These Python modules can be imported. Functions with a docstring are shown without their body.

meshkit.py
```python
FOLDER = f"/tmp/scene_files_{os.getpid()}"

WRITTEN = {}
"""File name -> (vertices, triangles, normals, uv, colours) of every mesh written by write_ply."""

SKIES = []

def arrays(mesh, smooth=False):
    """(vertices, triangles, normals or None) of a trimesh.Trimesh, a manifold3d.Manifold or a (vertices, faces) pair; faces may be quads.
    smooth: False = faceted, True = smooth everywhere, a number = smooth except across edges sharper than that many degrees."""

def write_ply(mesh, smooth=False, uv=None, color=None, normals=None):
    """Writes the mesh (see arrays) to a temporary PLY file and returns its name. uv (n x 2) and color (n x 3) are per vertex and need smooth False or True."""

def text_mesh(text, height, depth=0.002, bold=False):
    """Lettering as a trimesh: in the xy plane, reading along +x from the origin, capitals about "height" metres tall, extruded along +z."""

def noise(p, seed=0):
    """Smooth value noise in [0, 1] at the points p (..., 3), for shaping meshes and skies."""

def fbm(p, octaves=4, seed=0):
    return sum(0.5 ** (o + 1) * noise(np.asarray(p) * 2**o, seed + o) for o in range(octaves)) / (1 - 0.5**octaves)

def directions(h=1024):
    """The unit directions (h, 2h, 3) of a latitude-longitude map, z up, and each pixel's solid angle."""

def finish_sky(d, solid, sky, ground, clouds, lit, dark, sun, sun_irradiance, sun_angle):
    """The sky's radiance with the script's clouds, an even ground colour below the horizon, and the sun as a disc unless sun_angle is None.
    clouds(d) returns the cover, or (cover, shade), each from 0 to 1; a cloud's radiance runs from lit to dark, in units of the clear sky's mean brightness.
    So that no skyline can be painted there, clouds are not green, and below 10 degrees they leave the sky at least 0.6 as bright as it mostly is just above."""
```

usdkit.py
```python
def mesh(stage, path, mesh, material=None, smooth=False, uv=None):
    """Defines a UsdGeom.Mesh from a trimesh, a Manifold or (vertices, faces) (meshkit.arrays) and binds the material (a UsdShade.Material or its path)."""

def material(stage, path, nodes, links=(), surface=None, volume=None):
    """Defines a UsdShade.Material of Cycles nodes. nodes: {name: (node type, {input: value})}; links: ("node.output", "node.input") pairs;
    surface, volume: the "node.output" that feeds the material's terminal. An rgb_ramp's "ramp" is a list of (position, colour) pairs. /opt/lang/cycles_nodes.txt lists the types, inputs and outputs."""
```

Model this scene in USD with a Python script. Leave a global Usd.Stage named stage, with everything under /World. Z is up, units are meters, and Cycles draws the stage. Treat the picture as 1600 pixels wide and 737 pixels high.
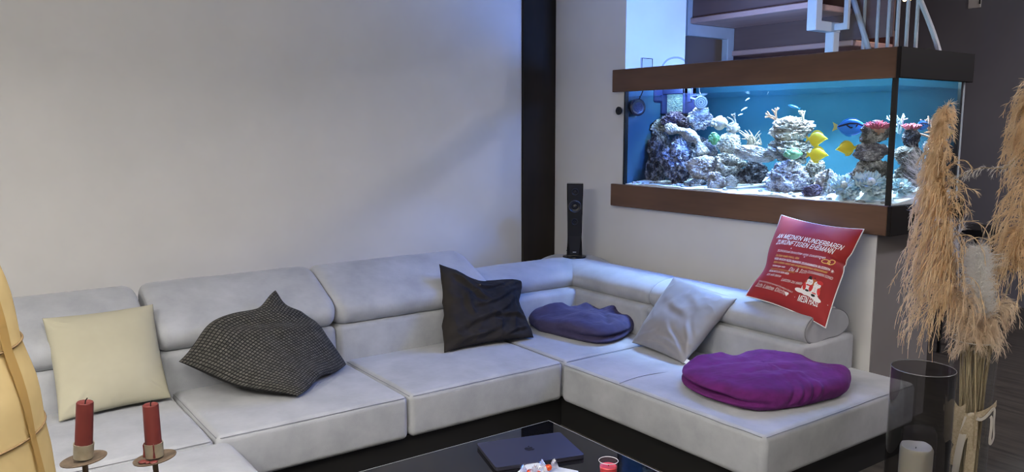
import math, random
import numpy as np, trimesh, shapely, shapely.geometry as sg
import shapely.affinity as aff
import usdkit, meshkit
from meshkit import fbm, noise
from pxr import Usd, UsdGeom, UsdLux, UsdShade, Gf, Sdf, Vt

stage = Usd.Stage.CreateInMemory()
UsdGeom.SetStageUpAxis(stage, 'Z'); UsdGeom.SetStageMetersPerUnit(stage, 1.0)
UsdGeom.Xform.Define(stage, '/World')
rng = np.random.default_rng(7)

# ------------------------------------------------------------------ camera
F_PX = 1260.764
CAM = np.array([4.78416609, -3.87168139, 1.6])
FW = np.array([-0.80144719, 0.58289966, -0.13382971])
RT = np.array([0.588259873, 0.808671702, -0.000633360235])
UP = np.array([-0.10785511, 0.07923425, 0.99100414])
EXPOSURE = 0.0
cam = UsdGeom.Camera.Define(stage, '/World/camera')
m = Gf.Matrix4d(*RT, 0, *UP, 0, *(-FW), 0, *CAM, 1)
cam.AddTransformOp().Set(m)
cam.CreateHorizontalApertureAttr(36.0)
cam.CreateVerticalApertureAttr(36.0 * 737 / 1600)
cam.CreateFocalLengthAttr(36.0 * F_PX / 1600)
cam.CreateClippingRangeAttr(Gf.Vec2f(0.05, 100))
cam.CreateExposureAttr(EXPOSURE)

# ------------------------------------------------------------------ lights
def light_xform(l, loc, rx=0, ry=0, rz=0):
    x = UsdGeom.Xformable(l)
    x.AddTranslateOp().Set(Gf.Vec3d(*loc)); x.AddRotateXYZOp().Set(Gf.Vec3f(rx, ry, rz))
def rect(name, loc, w, h, inten, col, rx=0, ry=0, rz=0):
    l = UsdLux.RectLight.Define(stage, '/World/' + name)
    l.CreateWidthAttr(w); l.CreateHeightAttr(h); l.CreateIntensityAttr(inten); l.CreateColorAttr(Gf.Vec3f(*col))
    light_xform(l, loc, rx, ry, rz); return l
def disk(name, loc, r, inten, col, rx=0, ry=0):
    l = UsdLux.DiskLight.Define(stage, '/World/' + name)
    l.CreateRadiusAttr(r); l.CreateIntensityAttr(inten); l.CreateColorAttr(Gf.Vec3f(*col))
    light_xform(l, loc, rx, ry); return l
disk('unseen_ceiling_lamp_light', (3.0, -5.3, 2.50), 0.5, 46.0, (1.0, 0.94, 0.86))  # out of view, placed to light the room from the near left
disk('unseen_upward_light', (3.9, -3.6, 1.95), 0.3, 220.0, (1.0, 0.95, 0.88), rx=180)  # out of view, points at the ceiling to spread soft light over the room
TANK_BLUE = (0.60, 0.80, 1.0)
def spot(name, loc, r, inten, col, cone, soft, rx=0, ry=0):
    l = UsdLux.SphereLight.Define(stage, '/World/' + name); l.CreateRadiusAttr(r); l.CreateIntensityAttr(inten); l.CreateColorAttr(Gf.Vec3f(*col))
    sh = UsdLux.ShapingAPI.Apply(l.GetPrim()); sh.CreateShapingConeAngleAttr(cone); sh.CreateShapingConeSoftnessAttr(soft); light_xform(l, loc, rx, ry)
for i, (x, k) in enumerate(((1.08, .55), (1.40, .9), (1.72, 1.0), (2.04, 1.1), (2.38, 1.1))):
    spot('unseen_aquarium_led_light_%d' % i, (x, .33, 1.93), .06, 430.0 * k, TANK_BLUE, 43, .35)  # unseen behind the hood, placed to light the reef from above
for i, x in enumerate((1.25, 1.75, 2.25)):
    spot('unseen_aquarium_blue_light_%d' % i, (x, .20, 1.93), .05, 520.0, (0.05, 0.23, 1.0), 46, .3, rx=-38)  # unseen behind the hood, tilted outward to tint the sofa blue
rect('unseen_back_wash_light', (1.72, .22, 1.885), 1.70, .05, 34.0, (0.42, 0.80, 1.0), rx=62)  # unseen strip aimed backward to brighten the top of the back panel
rect('unseen_water_glow_light', (1.75, 0.12, 1.92), .12, .14, 400.0, (0.10, 0.28, 1.0), ry=118)  # unseen; stands for lamp light thrown off the water onto jamb and wall
disk('unseen_stairwell_light', (4.4, 2.2, 3.2), 0.25, 130.0, (0.96, 0.90, 0.96))  # out of view, placed to lift the stairs and the wall behind
dome = UsdLux.DomeLight.Define(stage, '/World/dark_surroundings_light')
dome.CreateIntensityAttr(0.004)

# ------------------------------------------------------------------ helpers
def ray(x, y): return FW + RT * (x - 800) / F_PX - UP * (y - 368.5) / F_PX
def at(x, y, axis, val):
    d = ray(x, y); i = 'xyz'.index(axis); return CAM + d * (val - CAM[i]) / d[i]
def atd(x, y, d): return CAM + ray(x, y) * d
USED = {}
def numbered(parent, name):
    k = (parent, name); n = USED.get(k, 0); USED[k] = n + 1
    return name if n == 0 else '%s_%03d' % (name, n)
BASE = {}
def tagp(prim, label=None, cat=None, group=None, kind=None):
    for k, v in (('label', label), ('category', cat), ('group', group), ('kind', kind)):
        if v: prim.SetCustomDataByKey(k, v)
def thing(name, label, cat, loc=(0, 0, 0), group=None, kind=None):
    path = '/World/' + numbered('/World', name)
    x = UsdGeom.Xform.Define(stage, path); x.AddTranslateOp().Set(Gf.Vec3d(*map(float, loc)))
    BASE[path] = np.array(loc, float)
    tagp(x.GetPrim(), label, cat, group, kind)
    return path
def verts(mesh):
    if hasattr(mesh, 'vertices'): return np.array(mesh.vertices), np.array(mesh.faces)
    v, f, _ = meshkit.arrays(mesh); return v, f
def obj(name, mesh, mat, parent=None, smooth=30, label=None, cat=None, group=None, kind=None, loc=None):
    """one Mesh; coordinates are world; stored relative to the thing's base"""
    v, f = verts(mesh)
    if parent is None:
        if loc is None:
            b = np.array([v.min(0), v.max(0)]); loc = [(b[0, 0] + b[1, 0]) / 2, (b[0, 1] + b[1, 1]) / 2, b[0, 2]]
        base = np.array(loc, float); root = '/World'
    else:
        base = BASE[parent]; root = parent
    path = root + '/' + numbered(root, name)
    mm = usdkit.mesh(stage, path, trimesh.Trimesh(v - base, f, process=False), mat, smooth=smooth)
    if parent is None: UsdGeom.Xformable(mm).AddTranslateOp().Set(Gf.Vec3d(*map(float, base)))
    BASE[path] = base
    tagp(mm.GetPrim(), label, cat, group, kind)
    return path
def cat_(*ms): return trimesh.util.concatenate([trimesh.Trimesh(*verts(x), process=False) for x in ms])
def box(x0, x1, y0, y1, z0, z1, b=0.0):
    if b <= 0:
        t = trimesh.creation.box([x1 - x0, y1 - y0, z1 - z0]); t.apply_translation([(x0 + x1) / 2, (y0 + y1) / 2, (z0 + z1) / 2]); return t
    pts = []
    for sx in (0, 1):
        for sy in (0, 1):
            for sz in (0, 1):
                c = np.array([(x0, x1)[sx], (y0, y1)[sy], (z0, z1)[sz]], float); s = np.array([1 - 2 * sx, 1 - 2 * sy, 1 - 2 * sz]) * b
                for k in range(3):
                    q = c + s; q[k] = c[k]; pts.append(q)
    return trimesh.convex.convex_hull(np.array(pts))
def union(*ms):
    import manifold3d as mf
    out = None
    for x in ms:
        v, f = verts(x); q = mf.Manifold(mf.Mesh(v.astype(np.float32), f.astype(np.uint32))); out = q if out is None else out + q
    return out
def tube(P, r, sides=8, closed=False, caps=True):
    P = np.asarray(P, float); n = len(P); r = np.broadcast_to(np.asarray(r, float), (n,))
    T = np.gradient(P, axis=0)
    if closed: T = np.roll(P, -1, 0) - np.roll(P, 1, 0)
    T /= np.linalg.norm(T, axis=1, keepdims=True) + 1e-12
    a = np.zeros_like(P); ref = np.array([0, 0, 1.0]) if abs(T[0, 2]) < .9 else np.array([1.0, 0, 0])
    a[0] = np.cross(T[0], ref); a[0] /= np.linalg.norm(a[0])
    for i in range(1, n):
        q = a[i - 1] - T[i] * (a[i - 1] @ T[i]); a[i] = q / (np.linalg.norm(q) + 1e-12)
    b = np.cross(T, a); th = np.arange(sides) * 2 * math.pi / sides
    V = (P[:, None] + r[:, None, None] * (np.cos(th)[None, :, None] * a[:, None] + np.sin(th)[None, :, None] * b[:, None])).reshape(-1, 3)
    fs = []
    for i in range(n if closed else n - 1):
        for j in range(sides):
            A, B = i * sides + j, i * sides + (j + 1) % sides; C, D = ((i + 1) % n) * sides + (j + 1) % sides, ((i + 1) % n) * sides + j
            fs += [[A, B, C], [A, C, D]]
    if not closed and caps:
        V = np.vstack([V, P[0], P[-1]]); c0, c1 = len(V) - 2, len(V) - 1
        for j in range(sides):
            fs.append([c0, (j + 1) % sides, j]); fs.append([c1, (n - 1) * sides + j, (n - 1) * sides + (j + 1) % sides])
    t = trimesh.Trimesh(V, np.array(fs), process=False); t.fix_normals() if len(V) < 3000 else None
    return t
def lathe(prof, c=(0, 0, 0), n=40):
    """prof: list of (r, z) listed as a closed or open section from the axis or not"""
    prof = np.array(prof, float); th = np.arange(n) * 2 * math.pi / n
    V = np.stack([prof[:, None, 0] * np.cos(th), prof[:, None, 0] * np.sin(th), np.broadcast_to(prof[:, None, 1], (len(prof), n))], -1).reshape(-1, 3)
    fs = []
    for i in range(len(prof) - 1):
        for j in range(n):
            A, B, C, D = i * n + j, i * n + (j + 1) % n, (i + 1) * n + (j + 1) % n, (i + 1) * n + j
            fs += [[A, B, C], [A, C, D]]
    t = trimesh.Trimesh(V + np.array(c), np.array(fs), process=False)
    return t
def spline(P, n, closed=False):
    from scipy.interpolate import splprep, splev
    P = np.asarray(P, float)
    if closed: P = np.vstack([P, P[:1]])
    k = min(3, len(P) - 1)
    tck, _ = splprep(P.T, s=0, per=closed, k=k)
    return np.stack(splev(np.linspace(0, 1, n, endpoint=not closed), tck), -1)
def soft_box(x0, x1, y0, y1, z0, z1, r=0.04, dome=0.02, bulge=0.008, seed=0, wr=0.003, n=22, dimples=()):
    h = np.array([x1 - x0, y1 - y0, z1 - z0]) / 2; c = np.array([x0 + x1, y0 + y1, z0 + z1]) / 2
    def line(a):
        inner = np.linspace(-(a - r), a - r, n); band = r * np.tan(np.linspace(0, math.pi / 4, 6))[1:]
        return np.concatenate([-(a - r) - band[::-1], inner, a - r + band])
    L = [line(a) for a in h]; V, Fc, N = [], [], 0
    for ax in range(3):
        u, v = [(1, 2), (2, 0), (0, 1)][ax]
        A, B = np.meshgrid(L[u], L[v], indexing='ij')
        for s in (-1, 1):
            p = np.zeros(A.shape + (3,)); p[..., u], p[..., v], p[..., ax] = A, B, s * h[ax]
            q = np.clip(p, -(h - r), h - r); d = p - q; d /= np.linalg.norm(d, axis=-1, keepdims=True)
            w = q + r * d
            un, vn = A / h[u], B / h[v]
            k = dome if ax == 2 else bulge
            w = w + d * (k * (1 - un ** 2) * (1 - vn ** 2))[..., None] * (1 if not (ax == 2 and s < 0) else 0)
            nn = fbm((w + c) * 5 + 3, 3, seed) - .5
            w = w + d * (nn * 2 * wr)[..., None]
            na, nb = A.shape; idx = N + np.arange(na * nb).reshape(na, nb)
            quad = np.stack([idx[:-1, :-1], idx[1:, :-1], idx[1:, 1:], idx[:-1, 1:]], -1).reshape(-1, 4)
            if s < 0: quad = quad[:, ::-1]
            V.append(w.reshape(-1, 3)); Fc.append(quad); N += na * nb
    V = np.vstack(V) + c; q = np.vstack(Fc)
    for (dx, dy, dz, rad, amp) in dimples:
        e = np.exp(-((V - [dx, dy, dz]) ** 2).sum(1) / rad ** 2); V[:, 2] -= amp * e
    t = trimesh.Trimesh(V, np.vstack([q[:, [0, 1, 2]], q[:, [0, 2, 3]]]), process=False)
    t.merge_vertices(digits_vertex=5); return t
def bolster(prof, axis, a0, a1, r=0.05, seed=0, wr=0.003, n=40, m=90, sag=0.0):
    """closed profile (coordinate, z) swept along axis 'x' or 'y' with rounded ends"""
    P = spline(prof, m, True); c = P.mean(0)
    ex = max(np.ptp(P[:, 0]), np.ptp(P[:, 1])) / 2
    ends = 0.5 * (1 - np.cos(np.linspace(0, math.pi / 2, 9)))
    ts = np.concatenate([a0 + r * (1 - np.cos(np.linspace(0, math.pi / 2, 9))), np.linspace(a0 + r, a1 - r, n)[1:-1], a1 - r + r * np.sin(np.linspace(0, math.pi / 2, 9))])
    V = []
    for t in ts:
        k = min(1.0, min(t - a0, a1 - t) / r); s = 1 - (r / ex) * (1 - math.sqrt(max(0, 1 - (1 - k) ** 2)))
        Q = c + (P - c) * s
        w = (t - a0) / (a1 - a0)
        V.append(np.stack([Q[:, 0], np.full(m, t), Q[:, 1]], -1) if axis == 'y' else np.stack([np.full(m, t), Q[:, 0], Q[:, 1]], -1))
    V = np.array(V); k = len(ts); V = V.reshape(-1, 3)
    fs = []
    for i in range(k - 1):
        for j in range(m):
            A, B, C, D = i * m + j, i * m + (j + 1) % m, (i + 1) * m + (j + 1) % m, (i + 1) * m + j
            fs += [[A, B, C], [A, C, D]]
    e0, e1 = V[:m].mean(0), V[-m:].mean(0); V = np.vstack([V, e0, e1])
    for j in range(m):
        fs.append([len(V) - 2, (j + 1) % m, j]); fs.append([len(V) - 1, (k - 1) * m + j, (k - 1) * m + (j + 1) % m])
    t = trimesh.Trimesh(V, np.array(fs), process=False)
    if t.volume < 0: t.invert()
    nn = fbm(V * 6, 3, seed) - .5
    t.vertices = V + t.vertex_normals * (nn * 2 * wr)[:, None]
    return t
def loop_line(P, r=0.003): return tube(P, r, 6)
def poly_prism(poly, depth, z=0.0):
    gs = getattr(poly, 'geoms', [poly])
    t = cat_(*[trimesh.creation.extrude_polygon(g, depth, engine='earcut') for g in gs if g.area > 1e-9]); t.apply_translation([0, 0, z]); return t
def frame_from(o, x, z):
    """4x4 with origin o, x axis along x, z axis near z"""
    x = np.array(x, float); x /= np.linalg.norm(x); z = np.array(z, float); z -= x * (z @ x); z /= np.linalg.norm(z)
    M = np.eye(4); M[:3, 0], M[:3, 1], M[:3, 2], M[:3, 3] = x, np.cross(z, x), z, o; return M
def moved(t, M): t = t.copy(); t.apply_transform(M); return t

# ------------------------------------------------------------------ materials
def MAT(name, nodes, links, surface='p.BSDF', volume=None):
    return usdkit.material(stage, '/World/Looks/' + name, nodes, links, surface=surface, volume=volume)
def plain(name, col, rough=0.5, **kw):
    return MAT(name, {'p': ('principled_bsdf', dict(base_color=col, roughness=rough, **kw))}, [])
def mottled(name, c1, c2, scale=6, rough=0.8, bump=0.0, bscale=300, detail=4, lo=.3, hi=.7, stretch=(1, 1, 1), bdist=0.002, **kw):
    nodes = {'tc': ('texture_coordinate', {}), 'mp': ('mapping', {'scale': stretch}), 'n': ('noise_texture', {'scale': scale, 'detail': detail, 'roughness': .6}),
             'r': ('rgb_ramp', {'ramp': [(lo, c1), (hi, c2)]}), 'p': ('principled_bsdf', dict(roughness=rough, **kw))}
    links = [('tc.object', 'mp.vector'), ('mp.vector', 'n.vector'), ('n.fac', 'r.fac'), ('r.color', 'p.base_color')]
    if bump:
        nodes['bn'] = ('noise_texture', {'scale': bscale, 'detail': 2}); nodes['b'] = ('bump', {'strength': bump, 'distance': bdist})
        links += [('mp.vector', 'bn.vector'), ('bn.fac', 'b.height'), ('b.normal', 'p.normal')]
    return MAT(name, nodes, links)
def pane_mat(name, tint, rough=0.0, ior=1.45, glossy=(1, 1, 1)):
    return MAT(name, {'f': ('fresnel', {'IOR': ior}), 'ge': ('geometry', {}), 'k': ('math', {'math_type': 'subtract', 'value1': 1.0}), 'm': ('math', {'math_type': 'multiply'}), 't': ('transparent_bsdf', {'color': tint}), 'g': ('glossy_bsdf', {'color': glossy, 'roughness': rough}), 'x': ('mix_closure', {})},
               [('ge.backfacing', 'k.value2'), ('k.value', 'm.value1'), ('f.fac', 'm.value2'), ('m.value', 'x.fac'), ('t.BSDF', 'x.closure1'), ('g.BSDF', 'x.closure2')], surface='x.closure')
M = {}
M['wall'] = mottled('wall_paint', (.645, .64, .63), (.685, .68, .67), 3, .9, .15, 220)
M['stairwall'] = mottled('stairwell_paint', (.40, .37, .36), (.43, .40, .385), 3, .9, .1, 220)
M['stairwell_grey'] = mottled('grey_violet_wall', (.20, .20, .235), (.22, .22, .255), 3, .9, .1, 220)
M['wall_end_grey'] = mottled('half_wall_end_grey', (.205, .19, .19), (.225, .21, .21), 3, .9, .1, 220)
M['ceil'] = mottled('ceiling_paint', (.74, .73, .71), (.78, .77, .75), 3, .95)
M['floor'] = mottled('dark_laminate', (.03, .026, .022), (.095, .082, .068), 2.2, .5, .08, 40, 6, .3, .75, (1.2, 14, 1))
M['darkwood'] = mottled('dark_stained_wood', (.012, .0095, .007), (.036, .028, .021), 2.5, .6, .12, 60, 6, .3, .75, (1, 1, .25), specular_ior_level=.2)
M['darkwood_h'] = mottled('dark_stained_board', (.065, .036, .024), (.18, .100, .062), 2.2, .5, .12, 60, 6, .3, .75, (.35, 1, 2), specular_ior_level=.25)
M['sofa'] = mottled('grey_microfibre', (.28, .295, .32), (.40, .415, .445), 5, .92, .25, 420, 6, .3, .72, sheen_weight=.25, sheen_roughness=.5)
M['seam'] = plain('grey_thread', (.22, .225, .24), .9)
M['black'] = plain('black_lacquer', (.004, .004, .004), .6)
M['blackgloss'] = plain('black_gloss', (.005, .005, .006), .15, specular_ior_level=.3)
M['steel'] = mottled('painted_steel', (.56, .56, .58), (.62, .62, .64), 5, .45)
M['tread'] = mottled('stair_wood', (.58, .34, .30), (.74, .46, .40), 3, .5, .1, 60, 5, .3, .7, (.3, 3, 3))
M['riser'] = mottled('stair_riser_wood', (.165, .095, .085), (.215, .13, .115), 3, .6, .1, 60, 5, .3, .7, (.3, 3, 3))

# ------------------------------------------------------------------ setting
S = 'structure'
YJ, XJ, XW = 0.582, 0.759, 2.60            # wall thickness, opening jamb, end of the half wall
obj('wall_left', box(-.2, 0, -8, .3, 0, 3.3), M['wall'], kind=S, smooth=False)
obj('wall_left_stairwell', box(-.2, -.002, .3, 4.1, 0, 3.3), M['stairwell_grey'], kind=S, smooth=False)  # left wall carried on in the darker grey violet tone
obj('wall_back', box(0, XJ, 0, YJ, 0, 3.3), M['wall'], kind=S, smooth=False)
obj('wall_half', box(XJ, XW, 0, YJ, 0, 1.062), M['wall'], kind=S, smooth=False)
obj('wall_half_end', box(XW, XW + .004, 0, YJ, 0, 1.062), M['wall_end_grey'], kind=S, smooth=False)  # thin skin; a darker grey than the wall front, set in its colour
obj('wall_stairwell', box(-.2, 8, 3.95, 4.15, 0, 3.3), M['stairwell_grey'], kind=S, smooth=False)
obj('wall_right', box(7, 7.2, -8, 4.1, 0, 3.3), M['wall'], kind=S, smooth=False)  # out of view, closes the room so light bounces back
obj('wall_front', box(-.2, 7.2, -8.2, -8, 0, 3.3), M['wall'], kind=S, smooth=False)  # out of view behind the camera, closes the room for bounced light
obj('floor', box(-.2, 7.2, -8.2, 4.1, -.1, 0), M['floor'], kind=S, smooth=False)
obj('ceiling', box(-.2, 7.2, -8.2, YJ, 2.62, 2.8), M['ceil'], kind=S, smooth=False)  # out of view, closes the room and bounces light down
obj('ceiling_stairwell', box(-.2, 7.2, YJ, 4.15, 3.3, 3.4), M['ceil'], kind=S, smooth=False)
obj('trim_1', box(-.02, .022, -.305, -.002, 0, 2.62, .004), M['darkwood'], kind=S, label='dark stained timber post in the corner of the room')
# wall socket on the jamb
so = thing('wall_socket', 'pale square wall socket low on the blue lit jamb above the tank', 'socket', at(1010, 103, 'x', XJ))
px_ = lambda x, y: at(x, y, 'x', XJ + .001)
a = px_(1010, 102); obj('plate', box(XJ, XJ + .008, a[1] - .055, a[1] + .055, a[2] - .05, a[2] + .05, .003), plain('socket_white', (.5, .52, .55), .4), so)
obj('rim', cat_(*[tube([[XJ + .009, a[1] + sy * .05, a[2] - .045], [XJ + .009, a[1] + sy * .05, a[2] + .045]], .002, 6) for sy in (-1, 1)],
                *[tube([[XJ + .009, a[1] - .05, a[2] + sz * .045], [XJ + .009, a[1] + .05, a[2] + sz * .045]], .002, 6) for sz in (-1, 1)]), plain('socket_line', (.015, .015, .03), .5), so)
# stairs
st = thing('staircase', 'white steel and wood staircase seen from below behind the aquarium', 'staircase', (1.0, 1.3, 0))
SX0, SX1 = .44, 1.475
obj('stringer', union(box(SX0 - .05, SX0 + .01, .95, 1.0, 2.30, 3.2, .004), box(SX0 - .05, SX0 + .01, .95, 1.50, 2.295, 2.385, .004), box(SX0 - .05, SX0 + .01, 1.42, 1.50, 1.75, 2.385, .004),
                     box(SX0 - .05, SX0 + .01, 1.42, 2.0, 1.75, 1.84, .004), box(SX0 - .05, SX0 + .01, 1.94, 2.02, 0, 1.84, .004)), M['steel'], st)
obj('stringer', union(box(SX1 - .005, SX1 + .065, .97, 1.04, 2.235, 3.2, .004), box(SX1 - .005, SX1 + .065, .97, 1.26, 2.235, 2.30, .004), box(SX1 - .005, SX1 + .06, 1.19, 1.26, 1.75, 2.30, .004),
                     box(SX1, SX1 + .06, 1.19, 2.0, 1.75, 1.84, .004), box(SX1, SX1 + .06, 1.94, 2.02, 0, 1.84, .004)), M['steel'], st)
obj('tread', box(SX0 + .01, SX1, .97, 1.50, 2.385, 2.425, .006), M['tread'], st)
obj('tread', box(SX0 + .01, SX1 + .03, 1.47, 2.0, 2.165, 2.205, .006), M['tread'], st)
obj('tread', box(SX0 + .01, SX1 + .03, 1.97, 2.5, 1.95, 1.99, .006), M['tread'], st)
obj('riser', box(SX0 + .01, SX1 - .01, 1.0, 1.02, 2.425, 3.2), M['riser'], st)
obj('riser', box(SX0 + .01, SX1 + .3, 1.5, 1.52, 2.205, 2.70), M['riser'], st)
obj('riser', box(SX0 - 1.4, SX1 + .03, 2.0, 2.02, 1.30, 2.30), M['riser'], st)  # added width and height make a dark backing below the stairs
p0, p1 = at(1322, 0, 'y', 1.2), at(1322, 46, 'y', 1.2)
obj('bracket', union(box(p1[0] - .016, p1[0] + .016, 1.185, 1.215, p1[2], 3.0, .003), box(SX1 + .05, p1[0] + .016, 1.185, 1.215, p1[2], p1[2] + .045, .003)), M['steel'], st)
for x in (1350, 1371, 1388, 1402, 1417, 1432):
    b_, t_ = at(x - 4, 120, 'y', 1.5), at(x + 2, 0, 'y', 1.5)
    obj('baluster', tube([b_ - [0, 0, .3], t_ + [0, 0, .6]], .0125, 10), M['steel'], st)
obj('handrail', tube([at(1330, -30, 'y', 1.45), at(1334, 0, 'y', 1.45), at(1358, 80, 'y', 1.45), at(1366, 110, 'y', 1.45)], .019, 10), M['steel'], st)
obj('handrail', tube(spline([at(1428, -30, 'y', 1.5), at(1438, 0, 'y', 1.5), at(1452, 35, 'y', 1.5), at(1467, 80, 'y', 1.5), at(1474, 110, 'y', 1.5)], 14), .017, 10), M['steel'], st)
# switch + cable + pendant in the stairwell
q = at(1524, 2, 'y', 3.95)
sw = thing('wall_switch', 'white plate high on the dim wall right of the stairs', 'switch', q)
obj('plate', box(q[0] - .055, q[0] + .055, 3.935, 3.95, q[2] - .06, q[2] + .09, .004), plain('switch_white', (.75, .72, .68), .4), sw)
obj('cable', tube([q + [.048, -.02, -.03], q + [.048, -.02, .2]], .007, 6), M['black'], sw)
q = at(1418, -1, 'y', 2.2)
pl = thing('pendant_lamp', 'small pendant lamp with glowing warm bulbs over the stairs', 'lamp', q)
bulb = MAT('warm_bulb', {'e': ('emission', {'color': (1.0, .55, .18), 'strength': 14.0})}, [], surface='e.emission')
for dx, dz in ((-.022, 0), (.022, .004), (0, .02)):
    s_ = trimesh.creation.icosphere(2, .014); s_.apply_translation(q + [dx, 0, dz]); obj('bulb', s_, bulb, pl)
obj('holder', cat_(lathe([(0, .035), (.035, .035), (.04, .05), (.01, .07), (0, .07)], q, 20), tube([q + [0, 0, .06], q + [0, 0, .9]], .003, 6)), M['black'], pl)
l = UsdLux.SphereLight.Define(stage, '/World/pendant_lamp_light'); l.CreateRadiusAttr(.03); l.CreateIntensityAttr(60); l.CreateColorAttr(Gf.Vec3f(1, .55, .3)); light_xform(l, q + [0, -.1, .0])
# dark console behind the pampas
c0, c1 = at(1503, 362, 'y', 1.9), at(1541, 362, 'y', 1.9)
dk = thing('console_table', 'black narrow table far behind the pampas grass', 'table', (c0[0], 2.0, 0))
obj('top', box(c0[0] - .15, c1[0], 1.85, 2.2, c0[2] - .02, c0[2] + .03, .004), M['black'], dk)
for x in (c0[0] - .1, c1[0] - .06):
    for y in (1.9, 2.15): obj('leg', box(x - .01, x + .01, y - .01, y + .01, 0, c0[2] - .02), M['black'], dk)

# ------------------------------------------------------------------ sectional sofa
ZS = .361; XA = 1.592; YB = -1.234; XE = 2.879
sofa = thing('sectional_sofa', 'large U-shaped light grey microfibre sectional sofa on a black plinth', 'sofa', (1.2, -1.8, 0))
obj('plinth', cat_(box(.30, XA - .05, -4.6, -.06, 0, .158), box(XA - .06, XE - .05, YB + .05, -.06, 0, .158), box(XA - .06, 2.34, -4.2, -2.99, 0, .158)), M['black'], sofa, smooth=False)
G = .004
def cushion(x0, x1, y0, y1, seed, dimples=(), z0=.157, r=.03, dome=.016):
    c = obj('seat_cushion', soft_box(x0 + G, x1 - G, y0 + G, y1 - G, z0, ZS + .006, r, dome, .006, seed, .003, 26, dimples), M['sofa'], sofa, smooth=True)
    z = ZS - .001; e = .007
    def wob(P):
        P = np.array(P, float); P[:, 2] += (fbm(P * 9, 2, seed) - .5) * .006; return P
    n = 40; ln = np.linspace
    obj('piping', cat_(loop_line(wob(np.stack([ln(x1 - e, x1 - e, n), ln(y0 + .02, y1 - .02, n), np.full(n, z)], -1)), .0014),
                       loop_line(wob(np.stack([ln(x0 + .02, x1 - .02, n), ln(y0 + e, y0 + e, n), np.full(n, z)], -1)), .0014)), M['seam'], c)
    return c
def seam(c, pts, r=.0016, z=ZS + .020):
    P = spline([at(x, y, 'z', z) for x, y in pts], 30)
    mv = BASE[c]
    obj('seam', tube(P, r, 5), M['seam'], c)
d1, d2 = at(703, 553, 'z', ZS), at(1055, 577, 'z', ZS)
c_left = cushion(.86, 1.60, -4.45, -3.015, 1)
c1_ = cushion(.86, XA, -3.015, -2.135, 2, [(1.28, -2.2, ZS, .05, .006)])
c2_ = cushion(.86, XA, -2.135, -1.205, 3, [(d1[0], d1[1], ZS, .035, .012)])
cc_ = cushion(.82, XA, -1.205, -.42, 4)
cb_ = cushion(XA, XE, YB, -.045, 5, [(d2[0], d2[1], ZS, .04, .012)])
ca_ = cushion(1.60, 2.42, -4.25, -2.950, 6, r=.06, dome=.03)
seam(cb_, [(968, 599), (1000, 588), (1053, 580)], z=ZS + .016)
# lower backs
def lowback(a0, a1, seed, axis, flip=False):
    if axis == 'y':
        t = soft_box(.42, .885, a0 + G, a1 - G, .30, .558, .03, 0, .012, seed, .003, 24)
        v = t.vertices; k = (v[:, 0] > .7); v[k, 0] += (.40 - np.clip(v[k, 2], .30, .56)) * .06; t.vertices = v
    else:
        t = soft_box(a0 + G, a1 - G, -.525, -.055, .30, .535, .03, 0, .012, seed, .003, 24)
    return obj('backrest', t, M['sofa'], sofa, smooth=True)
lowback(-4.45, -3.055, 11, 'y'); lowback(-3.055, -2.172, 12, 'y'); lowback(-2.172, -1.19, 13, 'y'); lowback(-1.19, -.06, 14, 'y')
t = soft_box(.5, 1.49, -.52, -.055, .30, .556, .03, 0, .012, 15, .003, 24); obj('backrest', t, M['sofa'], sofa, smooth=True)
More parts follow.
